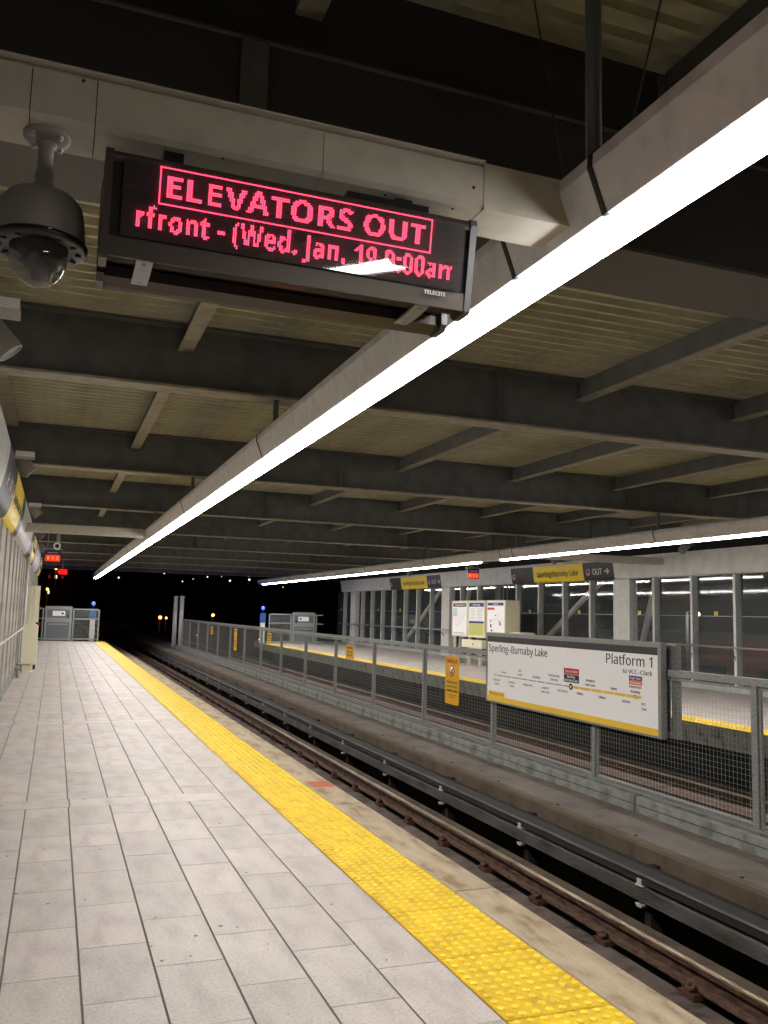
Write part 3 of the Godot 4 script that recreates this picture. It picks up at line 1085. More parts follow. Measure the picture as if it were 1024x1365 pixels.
func far_wall() -> void:
	var w := thing("window_wall", "tall window wall with grey mullions behind the far platform", "wall")
	var zend := -44.5
	var cuts := [[ZB, -3.0], [-3.0, -8.7], [-8.7, -14.46], [-14.46, -20.14], [-25.86, -31.6], [-37.2, -42.87], [-42.87, zend]]
	for c in cuts:
		var s := st()
		prism(s, profile_far(), "z", c[1] + 0.004, c[0] - 0.004, true)
		obj("fascia_panel", s, M.fascia_grey, w)
	var s := st()
	box(s, 14.30, 14.42, 2.68, 3.15, zend, ZB)
	obj("fascia_core", s, M.sign_navy, w)
	s = st()
	box(s, 14.18, 14.6, 3.162, 3.24, zend, ZB)
	obj("fascia_cap", s, M.fascia_grey, w)
	s = st()
	box(s, 14.36, 14.60, 0.0, 0.14, zend, ZB)
	obj("sill", s, M.mullion, w)
	s = st()
	box(s, 14.43, 14.60, 2.662, 3.16, zend, ZB)
	obj("head", s, M.mullion, w)
	s = st()
	box(s, 14.44, 14.60, 3.242, 3.476, zend, ZB)
	obj("clerestory", s, M.dark_void, w)
	for k in range(-14, 21):
		var z := -15.71 - 1.425 * k
		if z < zend:
			break
		var colm := -9
		for j in range(-2, 3):
			if absf(z + 19.95 + 11.4 * j) < 0.5:
				colm = j
		if colm > -9:
			s = st()
			slab(s, 14.33, 14.58, 0.0, 2.655, z - 0.30, z + 0.42, 0.01)
			obj("column", s, M.column_paint, w)
		else:
			s = st()
			box(s, 14.33, 14.50, 0.142, 2.655, z - 0.035, z + 0.035)
			var mu := obj("mullion", s, M.mullion, w)
			s = st()
			box(s, 14.325, 14.329, 0.142, 2.655, z - 0.04, z + 0.04)
			obj("cover_strip", s, M.column_paint, mu)
		# pane between this mullion and the next one away
		var zn := z - 1.425
		s = st()
		quad(s, Vector3(14.44, 0.14, z), Vector3(14.44, 0.14, zn), Vector3(14.44, 2.66, zn), Vector3(14.44, 2.66, z), Vector3(-1, 0, 0))
		var pane := obj("pane", s, M.pane, w)
		s = st()
		box(s, 14.432, 14.448, 1.695, 1.707, zn + 0.04, z - 0.04)
		obj("transom", s, M.alu, pane)
		if k % 2 == 0:
			var f := facing_left(14.436, 1.70, (z + zn) / 2)
			write(pane, "window_mark", "M", f, 0.0, 0.0, 0.11, M.sign_yellow, 1, 0.0, true)
	# conduits on the wall
	for k in 4:
		var c := st()
		tube(c, Vector3(14.30, 0.0, -26.25 - 0.27 * k), Vector3(14.30, 2.655, -26.25 - 0.27 * k), 0.025, 0.025, 8)
		obj("conduit", c, M.alu, w)
	# slanting braces outside the glass
	for b in [[Vector3(15.2, -1.2, -28.8), Vector3(15.2, 3.4, -20.9)], [Vector3(15.2, -1.2, -20.9), Vector3(15.2, 3.4, -19.3)], [Vector3(15.2, -1.2, -40.2), Vector3(15.2, 3.4, -32.3)], [Vector3(15.2, -1.2, -32.3), Vector3(15.2, 3.4, -30.7)]]:
		var c := st()
		tube(c, b[0], b[1], 0.09, 0.09, 12)
		obj("brace", c, M.column_paint, w)
	# handrail with slanting arms
	var h := thing("handrail", "steel handrail on slanting arms across the far windows", "handrail", Vector3.ZERO)
	s = st()
	tube(s, Vector3(14.1, 1.01, ZB), Vector3(14.1, 1.01, -28.9), 0.024, 0.024, 10)
	tube(s, Vector3(14.1, 1.01, -28.95), Vector3(14.1, 1.01, zend), 0.024, 0.024, 10)
	obj("rail", s, M.alu, h)
	for k in range(-12, 20):
		var z := -15.71 - 1.425 * k
		var q := st()
		tube(q, Vector3(14.1, 0.995, z), Vector3(14.34, 0.76, z), 0.016, 0.016, 8)
		tube(q, Vector3(14.34, 0.76, z), Vector3(14.34, 0.70, z), 0.02, 0.02, 8)
		obj("arm", q, M.gate_grey, h)

# ---------------------------------------------------------------- fence
func fence() -> void:
	var k0 := st()
	var kerb := thing("fence_kerb", "pale grey-green concrete kerb under the centre fence", "kerb")
	var z := ZB
	var n := 0
	while z > -46.0:
		var s := st()
		prism(s, [Vector2(5.74, -0.41), Vector2(5.75, -0.265), Vector2(5.76, -0.252), Vector2(5.94, -0.252), Vector2(5.95, -0.265), Vector2(5.96, -0.41)], "z", z - 4.9, z - 0.012)
		obj("kerb_length", s, M.concrete, kerb)
		s = st()
		prism(s, [Vector2(5.738, -0.335), Vector2(5.7405, -0.330), Vector2(5.79, -0.33), Vector2(5.79, -0.335)], "z", z - 4.9, z - 0.012)
		obj("kerb_crease", s, M.seam, kerb)
		z -= 4.93
		n += 1
	var f := thing("track_fence", "grey steel fence with wire mesh panels between the tracks", "fence", Vector3(5.85, 0, 0))
	var zs := []
	for k in range(-4, 16):
		zs.append(-6.17 - 2.465 * k)
	var q := st()
	box(q, -0.03, 0.03, -0.25, 1.0, -0.032, 0.032)
	var post := q.commit()
	q = st()
	box(q, -0.06, 0.06, -0.25, -0.238, -0.07, 0.07)
	var foot := q.commit()
	q = st()
	prism(q, [Vector2(-0.028, -0.21), Vector2(0.028, -0.21), Vector2(0.028, -0.245), Vector2(-0.028, -0.245)], "z", -2.433, -0.032)
	var low := q.commit()
	q = st()
	box(q, -0.012, 0.012, -0.205, 0.985, -0.062, -0.034)
	box(q, -0.012, 0.012, -0.205, 0.985, -2.431, -2.403)
	box(q, -0.012, 0.012, -0.205, -0.185, -2.40, -0.064)
	box(q, -0.012, 0.012, 0.965, 0.985, -2.40, -0.064)
	var fr := q.commit()
	q = st()
	var wr := 0.00095
	for i in range(1, 47):
		var zz := -0.05 - 0.0503 * i
		prism(q, [Vector2(-wr, zz - wr), Vector2(wr, zz - wr), Vector2(wr, zz + wr), Vector2(-wr, zz + wr)], "y", -0.19, 0.97, false, Color.WHITE, false)
	for i in range(1, 23):
		var y := -0.19 + 0.0503 * i
		prism(q, [Vector2(0.004 - wr, y - wr), Vector2(0.004 + wr, y - wr), Vector2(0.004 + wr, y + wr), Vector2(0.004 - wr, y + wr)], "z", -2.40, -0.06, false, Color.WHITE, false)
	var mesh := q.commit()
	for i in zs.size():
		var zz: float = zs[i]
		var o := meshed("post", post, M.galvanised, f)
		o.position.z = zz
		meshed("foot_plate", foot, M.galvanised, o)
		if i < zs.size() - 1:
			var m := meshed("mesh_panel", mesh, M.wire, f)
			m.position.z = zz
			meshed("mesh_frame", fr, M.galvanised, m)
			var b := meshed("bottom_rail", low, M.galvanised, f)
			b.position.z = zz
	# top rail, open where the route board stands
	q = st()
	box(q, -0.035, 0.035, 1.002, 1.068, -7.32, ZB)
	obj("top_rail", q, M.galvanised, f)
	q = st()
	box(q, -0.035, 0.035, 1.002, 1.068, zs[zs.size() - 1] - 0.03, -11.14)
	obj("top_rail", q, M.galvanised, f)
	# route board on the fence
	var b := thing("route_board", "wide white line map board with yellow foot on the fence", "sign", Vector3(5.77, 0.40, -9.265))
	var L := 3.74
	var fr2 := Transform3D(Basis(Vector3(0, 0, 1), Vector3.UP, Vector3(-1, 0, 0)), Vector3(0, 0, -L / 2))
	var s := st()
	tf = fr2
	box(s, -0.03, L + 0.03, 0.885, 0.935, -0.05, 0.016)
	box(s, -0.03, L + 0.03, -0.022, 0.0, -0.05, 0.016)
	box(s, -0.03, 0.0, 0.0, 0.885, -0.05, 0.016)
	box(s, L, L + 0.05, -0.022, 0.935, -0.05, 0.018)
	tf = Transform3D.IDENTITY
	obj("board_frame", s, M.galvanised, b)
	plate(b, "board_face", fr2, 0.0, L, 0.0, 0.885, M.sign_white, 0.006)
	var ff := fr2 * Transform3D(Basis.IDENTITY, Vector3(0, 0, 0.006))
	plate(b, "navy_band", ff, 0.0, L, 0.805, 0.884, M.sign_navy)
	plate(b, "yellow_band", ff, 0.0, L, 0.0, 0.068, M.line_yellow)
	plate(b, "line_name_tab", ff, 0.045, 0.50, 0.068, 0.135, M.line_yellow)
	write(b, "lettering", "Millennium Line", ff, 0.07, 0.085, 0.034, M.ink, 0, 0.40)
	write(b, "lettering", "Sperling–Burnaby Lake", ff, 0.045, 0.672, 0.095, M.ink, 0, 1.55)
	write(b, "lettering", "Platform 1", ff, L - 0.10, 0.675, 0.105, M.ink, 2, 0.80)
	write(b, "lettering", "to VCC–Clark", ff, L - 0.10, 0.59, 0.045, M.ink, 2, 0.50)
	# the line itself, falling gently nowhere: level on the board
	var ly := 0.355
	plate(b, "route_line", ff, 0.2, 2.10, ly - 0.006, ly + 0.006, M.ink_grey, 0.001)
	plate(b, "route_line", ff, 2.10, L - 0.28, ly - 0.015, ly + 0.015, M.line_yellow, 0.001)
	var stops := [[0.28, "Lafarge Lake–|Douglas", -1], [0.48, "Lincoln", 1], [0.70, "Coquitlam|Central", -1], [0.92, "Inlet|Centre", 1], [1.13, "Moody Centre", -1], [1.34, "Burquitlam", 1], [1.55, "Lougheed|Town Centre", -1], [1.76, "Production Way–|University", 1], [1.95, "Lake City Way", -1],
		[2.32, "Holdom", -1], [2.53, "Brentwood|Town Centre", 1], [2.76, "Gilmore", -1], [2.98, "Rupert", 1], [3.20, "Renfrew", -1], [3.36, "Commercial–|Broadway", 1], [3.50, "VCC–|Clark", -1]]
	for sp in stops:
		var u: float = sp[0]
		var lines: PackedStringArray = (sp[1] as String).split("|")
		var past := u < 2.1
		for j in lines.size():
			var v := ly + 0.04 + 0.05 * (lines.size() - 1 - j) if sp[2] > 0 else ly - 0.075 - 0.05 * j
			write(b, "lettering", lines[j], ff, u, v, 0.026, M.ink_grey if past else M.ink, 1)
		tf = ff * Transform3D(Basis(Vector3.RIGHT, Vector3.BACK, Vector3.DOWN), Vector3(u, ly, 0.001))
		s = st()
		var rr := 0.02 if u == 3.36 else 0.011
		lathe(s, [Vector2(rr, 0), Vector2(rr, 0.0012), Vector2(0, 0.0012)], 12)
		tf = Transform3D.IDENTITY
		var dot := obj("stop_mark", s, M.ink if u == 3.36 else M.sign_white, b)
		if u == 3.36:
			tf = ff * Transform3D(Basis(Vector3.RIGHT, Vector3.BACK, Vector3.DOWN), Vector3(u, ly, 0.0022))
			s = st()
			lathe(s, [Vector2(0.013, 0), Vector2(0.013, 0.0008), Vector2(0, 0.0008)], 12)
			tf = Transform3D.IDENTITY
			obj("stop_centre", s, M.sign_white, dot)
	tf = ff * Transform3D(Basis(Vector3.RIGHT, Vector3.BACK, Vector3.DOWN), Vector3(2.13, ly, 0.0015))
	s = st()
	lathe(s, [Vector2(0.038, 0), Vector2(0.038, 0.0015), Vector2(0, 0.0015)], 18)
	tf = ff
	var here := obj("here_mark", s, M.ink, b)
	s = st()
	prism(s, [Vector2(2.108, ly), Vector2(2.142, ly + 0.02), Vector2(2.142, ly - 0.02)], "z", 0.003, 0.0042)
	tf = Transform3D.IDENTITY
	obj("here_arrow", s, M.sign_white, here)
	plate(b, "here_tag", ff, 1.98, 2.30, 0.50, 0.568, M.ink_red)
	plate(b, "here_tag", ff, 1.98, 2.30, 0.405, 0.495, M.ink)
	var f3 := ff * Transform3D(Basis.IDENTITY, Vector3(0, 0, 0.002))
	write(b, "lettering", "You are here", f3, 2.14, 0.52, 0.03, M.sign_white, 1, 0.26)
	write(b, "lettering", "Sperling–", f3, 2.14, 0.458, 0.028, M.sign_white, 1, 0.19)
	write(b, "lettering", "Burnaby Lake", f3, 2.14, 0.417, 0.028, M.sign_white, 1, 0.28)
	plate(b, "line_tag", ff, 3.25, 3.47, 0.525, 0.57, M.ink_blue)
	plate(b, "line_tag", ff, 3.25, 3.47, 0.478, 0.523, M.ink_orange)
	write(b, "lettering", "Expo Line", f3, 3.36, 0.536, 0.024, M.sign_white, 1, 0.18)
	write(b, "lettering", "99 B-Line", f3, 3.36, 0.49, 0.022, M.sign_white, 1, 0.18)
	# the frame of the second board behind it, facing the other way
	var c := thing("fence_board_frame", "empty grey frame post standing just right of the white route board", "frame", Vector3(5.93, 0.40, -7.33))
	s = st()
	box(s, -0.03, 0.03, -0.02, 0.93, -0.04, 0.04)
	box(s, -0.03, 0.03, 0.87, 0.93, -3.7, -0.04)
	box(s, -0.03, 0.03, -0.02, 0.03, -3.7, -0.04)
	obj("frame", s, M.galvanised, c)
	s = st()
	box(s, 0.0, 0.008, 0.03, 0.87, -3.7, -0.10)
	obj("back_sheet", s, M.gate_grey, c)
	# danger signs
	var proto := thing("danger_sign", "", "sign", Vector3(5.80, 0.20, -12.38))
	var fd := Transform3D(Basis(Vector3(0, 0, 1), Vector3.UP, Vector3(-1, 0, 0)), Vector3.ZERO)
	danger(proto, fd, 0.49, 0.73, true)
	tag(proto, "tall yellow danger sign on the fence left of the white route board", "sign", "yellow warning signs on the fence")
	copy(proto, Vector3(5.80, 0.20, -29.65), "tall yellow danger sign far along the fence")
	var small := thing("danger_sign", "small yellow sign on the fence, nearest of the small ones", "sign", Vector3(5.80, 0.61, -17.4), "yellow warning signs on the fence")
	danger(small, fd, 0.50, 0.29, false)
	copy(small, Vector3(5.80, 0.64, -24.7), "small yellow fence sign, middle one of the small three")
	copy(small, Vector3(5.80, 0.60, -34.45), "small yellow fence sign, farthest toward the dark")
	# two tall posts where the fence ends
	var tp := thing("tall_post", "left one of two tall grey posts at the far fence end", "post", Vector3(5.75, -0.41, -45.4), "pair of tall posts")
	s = st()
	tube(s, Vector3.ZERO, Vector3(0, 2.55, 0), 0.11, 0.10, 12)
	tube(s, Vector3(0, 2.55, 0), Vector3(0, 2.60, 0), 0.13, 0.13, 12)
	obj("shaft", s, M.column_paint, tp)
	copy(tp, Vector3(5.93, -0.41, -44.4), "right one of two tall grey posts at the far fence end")

func danger(t: Node, f: Transform3D, w: float, h: float, tall: bool) -> void:
	var s := st()
	var c := 0.025
	tf = f
	prism(s, [Vector2(-w / 2 + c, 0), Vector2(w / 2 - c, 0), Vector2(w / 2, c), Vector2(w / 2, h - c), Vector2(w / 2 - c, h), Vector2(-w / 2 + c, h), Vector2(-w / 2, h - c), Vector2(-w / 2, c)], "z", -0.003, 0.003)
	tf = Transform3D.IDENTITY
	obj("plate", s, M.danger_yellow, t)
	var ff := f * Transform3D(Basis.IDENTITY, Vector3(0, 0, 0.003))
	if tall:
		write(t, "lettering", "DANGER", ff, 0, h - 0.105, 0.062, M.ink_red, 1, 0.38, true)
		tf = ff * Transform3D(Basis(Vector3.RIGHT, Vector3.BACK, Vector3.DOWN), Vector3(0, h - 0.22, 0))
		s = st()
		lathe(s, [Vector2(0.085, 0), Vector2(0.085, 0.002), Vector2(0, 0.002)], 20)
		obj("symbol_ring", s, M.ink_red, t)
		s = st()
		lathe(s, [Vector2(0.066, 0.002), Vector2(0.066, 0.003), Vector2(0, 0.003)], 20)
		obj("symbol_field", s, M.sign_white, t)
		tf = ff * Transform3D(Basis(Vector3.BACK, 0.7), Vector3(0, h - 0.22, 0.003))
		s = st()
		box(s, -0.075, 0.075, -0.009, 0.009, 0, 0.0012)
		obj("symbol_bar", s, M.ink_red, t)
		tf = ff * Transform3D(Basis.IDENTITY, Vector3(0, h - 0.22, 0.0034))
		s = st()
		prism(s, [Vector2(-0.03, -0.045), Vector2(-0.005, -0.005), Vector2(-0.025, 0.01), Vector2(0.0, 0.03), Vector2(0.03, 0.01), Vector2(0.012, -0.01), Vector2(0.035, -0.045), Vector2(0.015, -0.045), Vector2(0.0, -0.022), Vector2(-0.012, -0.045)], "z", 0, 0.0006)
		obj("symbol_figure", s, M.ink, t)
		tf = Transform3D.IDENTITY
		write(t, "lettering", "Keep out of", ff, 0, h - 0.41, 0.036, M.ink, 1, 0.36)
		write(t, "lettering", "track area", ff, 0, h - 0.475, 0.036, M.ink, 1, 0.34)
		write(t, "lettering", "ALARM WILL SOUND", ff, 0, h - 0.54, 0.03, M.ink, 1, 0.40, true)
		write(t, "lettering", "Trespassers may be", ff, 0, h - 0.595, 0.016, M.ink, 1, 0.36)
		write(t, "lettering", "prosecuted", ff, 0, h - 0.63, 0.016, M.ink, 1, 0.2)
	else:
		write(t, "lettering", "CAUTION", ff, 0, h - 0.09, 0.045, M.ink, 1, 0.36, true)
		write(t, "lettering", "High voltage", ff, 0, h - 0.16, 0.034, M.ink, 1, 0.36)
		write(t, "lettering", "power rail", ff, 0, h - 0.225, 0.034, M.ink, 1, 0.3)

# ---------------------------------------------------------------- LED message sign
func led_sign() -> void:
	var t := thing("message_sign", "black red-letter LED message sign hanging under the cream duct", "led sign", Vector3(0, 0, 0))
	var x0 := 0.075
	var x1 := 1.20
	# front module: leans 9 degrees; side profile in (z, y)
	s_module(t, x0, x1, 1.0)
	s_module(t, x0, x1, -1.0)
	var s := st()
	box(s, x0 + 0.02, x1 - 0.02, 2.60, 2.80, -2.71, -2.61)
	obj("spine", s, M.screen_black, t)
	s = st()
	box(s, x0 + 0.15, x0 + 0.21, 2.84, 2.948, -2.70, -2.62)
	obj("hanging_block", s, M.black_plastic, t)
	s = st()
	box(s, x1 - 0.21, x1 - 0.15, 2.84, 2.948, -2.70, -2.62)
	obj("hanging_block", s, M.black_plastic, t)
	s = st()
	box(s, x1 - 0.42, x1 - 0.14, 2.848, 2.875, -2.60, -2.50)
	obj("cable_cover", s, M.black_plastic, t)
	# hinge plates under the gap
	for x in [x0 + 0.105, x1 - 0.145]:
		s = st()
		tf = Transform3D(Basis.IDENTITY, Vector3(x, 0, 0))
		prism(s, [Vector2(-2.525, 2.553), Vector2(-2.525, 2.548), Vector2(-2.595, 2.543), Vector2(-2.66, 2.543), Vector2(-2.725, 2.548), Vector2(-2.725, 2.553)], "x", -0.024, 0.024)
		var hp := obj("hinge_plate", s, M.gate_frame, t)
		for z in [-2.55, -2.70]:
			s = st()
			tube(s, Vector3(0, 2.545, z), Vector3(0, 2.541, z), 0.007, 0.006, 8)
			obj("bolt", s, M.alu, hp)
		tf = Transform3D.IDENTITY
	# screen surface frame: origin at the bottom left of the face, x right, y up the face
	var th := deg_to_rad(9.0)
	var up := Vector3(0, cos(th), sin(th))
	var face := Transform3D(Basis(Vector3.RIGHT, up, Vector3.RIGHT.cross(up)), Vector3(x0, 2.558, -2.517))
	var W := x1 - x0
	var fs := face * Transform3D(Basis.IDENTITY, Vector3(0, 0, 0.002))
	plate(t, "screen", face, 0.03, W - 0.022, 0.050, 0.268, M.screen_black, 0.002)
	# dots: 5.5 mm apart
	var p := 0.0057
	var pts := []
	# u, v measured on the face
	pts.append_array(dots("ELEVATORS OUT", 0.150, 0.968, 0.178, 0.245, p, false, true))
	pts.append_array(dots("rfront - (Wed. Jan. 19 9:00am", 0.072, 1.085, 0.080, 0.144, p, false, true))
	var bu0 := 0.132
	var bu1 := 0.992
	var n := int((bu1 - bu0) / p)
	for i in n + 1:
		pts.append(Vector2(bu0 + p * i, 0.264))
		pts.append(Vector2(bu0 + p * i, 0.159))
	for i in range(1, int(0.105 / p) + 1):
		pts.append(Vector2(bu0, 0.159 + p * i))
		pts.append(Vector2(bu0 + p * n, 0.159 + p * i))
	s = st()
	tf = fs
	for q in pts:
		if q.x > W - 0.055:
			continue
		var c := Vector3(q.x, q.y, 0.0012)
		var r := p * 0.39
		for k in 6:
			var a := TAU * k / 6.0
			var b2 := TAU * (k + 1) / 6.0
			tri(s, c, c + Vector3(cos(a), sin(a), -0.2) * r, c + Vector3(cos(b2), sin(b2), -0.2) * r, Vector3.BACK, Vector3.BACK, Vector3.BACK)
	tf = Transform3D.IDENTITY
	tag(obj("led_dots", s, M.led_red, t), "", "", "", "stuff")
	s = st()
	tf = face * Transform3D(Basis.IDENTITY, Vector3(0, 0, 0.0105))
	quad(s, Vector3(0.03, 0.050, 0), Vector3(W - 0.022, 0.050, 0), Vector3(W - 0.022, 0.268, 0), Vector3(0.03, 0.268, 0), Vector3.BACK)
	obj("diffuser_film", s, M.led_film, t)
	s = st()
	tf = face * Transform3D(Basis.IDENTITY, Vector3(0, 0, 0.0135))
	quad(s, Vector3(0.03, 0.050, 0), Vector3(W - 0.022, 0.050, 0), Vector3(W - 0.022, 0.268, 0), Vector3(0.03, 0.268, 0), Vector3.BACK)
	tf = Transform3D.IDENTITY
	obj("front_pane", s, M.led_pane, t)
	write(t, "maker_plate", "TELECITE", face * Transform3D(Basis.IDENTITY, Vector3(0, 0, 0.009)), W - 0.15, 0.026, 0.012, M.sign_white, 0, 0.075, true)
	var l := OmniLight3D.new()
	l.name = "led_light"
	l.light_color = Color(1.0, 0.1, 0.2)
	l.light_energy = 0.001
	l.light_size = 0.03
	l.omni_range = 30.0
	l.omni_attenuation = 2.0
	l.shadow_enabled = true
	l.position = Vector3(0.63, 2.50, -2.55)
	t.add_child(l, true)

func s_module(t: Node, x0: float, x1: float, dir: float) -> void:
	# frame of one of the two sloping displays; dir 1 faces the camera
	var zc := -2.66
	var Z := func(z: float) -> float: return zc + (z - zc) * dir
	var s := st()
	# bottom and top profile bars, ridged like extruded aluminium
	var bottom := [Vector2(-2.5215, 2.55), Vector2(-2.5135, 2.606), Vector2(-2.525, 2.607), Vector2(-2.60, 2.595), Vector2(-2.60, 2.562), Vector2(-2.585, 2.556), Vector2(-2.582, 2.560), Vector2(-2.566, 2.554), Vector2(-2.563, 2.558), Vector2(-2.545, 2.550), Vector2(-2.542, 2.554)]
	var top := [Vector2(-2.4785, 2.822), Vector2(-2.4735, 2.828), Vector2(-2.478, 2.842), Vector2(-2.50, 2.846), Vector2(-2.60, 2.846), Vector2(-2.60, 2.815), Vector2(-2.4805, 2.812)]
	for pr in [bottom, top]:
		var pp := []
		for q in pr:
			pp.append(Vector2(Z.call(q.x), q.y))
		prism(s, pp, "x", x0, x1)
	obj("door_profile", s, M.bronze_profile, t)
	s = st()
	prism(s, [Vector2(Z.call(-2.520), 2.60), Vector2(Z.call(-2.487), 2.815), Vector2(Z.call(-2.60), 2.815), Vector2(Z.call(-2.60), 2.60)], "x", x0, x1)
	obj("door_body", s, M.screen_black, t)
	# end caps with rounded corners
	for k in 2:
		var a := x0 - 0.022 if k == 0 else x1
		s = st()
		var cap_p := [Vector2(-2.526, 2.541), Vector2(-2.518, 2.549), Vector2(-2.470, 2.826), Vector2(-2.474, 2.846), Vector2(-2.490, 2.853), Vector2(-2.62, 2.853), Vector2(-2.625, 2.56), Vector2(-2.60, 2.541)]
		var pp := []
		for q in cap_p:
			pp.append(Vector2(Z.call(q.x), q.y))
		prism(s, pp, "x", a, a + 0.022)
		obj("end_cap", s, M.cap_grey if k == 1 else M.bronze_profile, t)

# sample the letters of a text mesh on a grid of dots
func dots(words: String, u0: float, u1: float, v0: float, v1: float, p: float, serif: bool, bold: bool) -> Array:
	var m := letters(words, bold, 0.0, serif)
	var hh: AABB = letters("H", bold, 0.02, serif).get_aabb()
	var a := m.get_mesh_arrays()
	var vs: PackedVector3Array = a[Mesh.ARRAY_VERTEX]
	var ix: PackedInt32Array = a[Mesh.ARRAY_INDEX] if a[Mesh.ARRAY_INDEX] != null else PackedInt32Array(range(vs.size()))
	var bb := m.get_aabb()
	var kx := (u1 - u0) / bb.size.x
	var ky := (v1 - v0) / hh.size.y
	var hit := {}
	for i in range(0, ix.size(), 3):
		var q := []
		for j in 3:
			var v := vs[ix[i + j]]
			q.append(Vector2(u0 + (v.x - bb.position.x) * kx, v0 + (v.y - hh.position.y) * ky))
		var lo := Vector2(minf(q[0].x, minf(q[1].x, q[2].x)), minf(q[0].y, minf(q[1].y, q[2].y)))
		var hi := Vector2(maxf(q[0].x, maxf(q[1].x, q[2].x)), maxf(q[0].y, maxf(q[1].y, q[2].y)))
		for cx in range(int(floor(lo.x / p)), int(ceil(hi.x / p)) + 1):
			for cy in range(int(floor(lo.y / p)), int(ceil(hi.y / p)) + 1):
				var c := Vector2(cx * p, cy * p)
				if Geometry2D.point_is_inside_triangle(c, q[0], q[1], q[2]):
					hit[Vector2i(cx, cy)] = c
	return hit.values()

# ---------------------------------------------------------------- dome camera
func dome_camera() -> void:
	var t := thing("dome_camera", "grey dome security camera hanging from the duct, left of the message sign", "security camera", Vector3(-0.112, 2.95, -2.68))
	var s := st()
	lathe(s, [Vector2(0.0, -0.026), Vector2(0.032, -0.026), Vector2(0.05, -0.016), Vector2(0.066, -0.012), Vector2(0.068, 0.0)], 28)
	var fl := obj("ceiling_flange", s, M.camera_grey, t)
	for k in 4:
		s = st()
		var a := PI / 4 + PI / 2 * k
		tube(s, Vector3(0.054 * cos(a), -0.014, 0.054 * sin(a)), Vector3(0.054 * cos(a), -0.026, 0.054 * sin(a)), 0.009, 0.008, 6)
		obj("bolt", s, M.alu, fl)
	s = st()
	lathe(s, [Vector2(0.0255, -0.19), Vector2(0.0255, -0.12), Vector2(0.022, -0.118), Vector2(0.022, -0.035), Vector2(0.03, -0.033), Vector2(0.03, -0.02)], 20)
	obj("stem", s, M.camera_grey, t)
	s = st()
	lathe(s, [Vector2(0.128, -0.338), Vector2(0.1285, -0.33), Vector2(0.124, -0.27), Vector2(0.115, -0.222), Vector2(0.095, -0.198), Vector2(0.06, -0.186), Vector2(0.0, -0.184)], 40)
	obj("housing", s, M.camera_grey, t)
	s = st()
	lathe(s, [Vector2(0.082, -0.352), Vector2(0.128, -0.358), Vector2(0.136, -0.352), Vector2(0.137, -0.340), Vector2(0.130, -0.334)], 40)
	var ring := obj("trim_ring", s, M.black_plastic, t)
	for k in 12:
		s = st()
		tf = Transform3D(Basis(Vector3.UP, TAU * k / 12.0), Vector3.ZERO)
		box(s, 0.102, 0.118, -0.3605, -0.355, -0.004, 0.004)
		tf = Transform3D.IDENTITY
		obj("vent_slot", s, M.seam, ring)
	s = st()
	var prof := []
	for i in 13:
		var a := -PI / 2 + PI / 2 * i / 12.0
		prof.append(Vector2(maxf(0.083 * cos(a), 0.0), -0.372 + 0.098 * sin(a) * 1.0))
	prof.append(Vector2(0.083, -0.352))
	lathe(s, prof, 36)
	obj("dome", s, M.dome_glass, t)
	s = st()
	tf = Transform3D(Basis(Vector3.RIGHT, 0.5), Vector3(0.01, -0.39, 0.0))
	lathe(s, [Vector2(0.0, -0.055), Vector2(0.03, -0.055), Vector2(0.034, -0.03), Vector2(0.05, -0.02), Vector2(0.055, 0.01), Vector2(0.04, 0.035), Vector2(0, 0.035)], 24)
	tf = Transform3D.IDENTITY
	obj("camera_module", s, M.black_plastic, t)
	s = st()
	tube(s, Vector3(0.03, -0.338, 0.124), Vector3(0.03, -0.338, 0.134), 0.006, 0.005, 8)
	obj("catch_screw", s, M.alu, t)

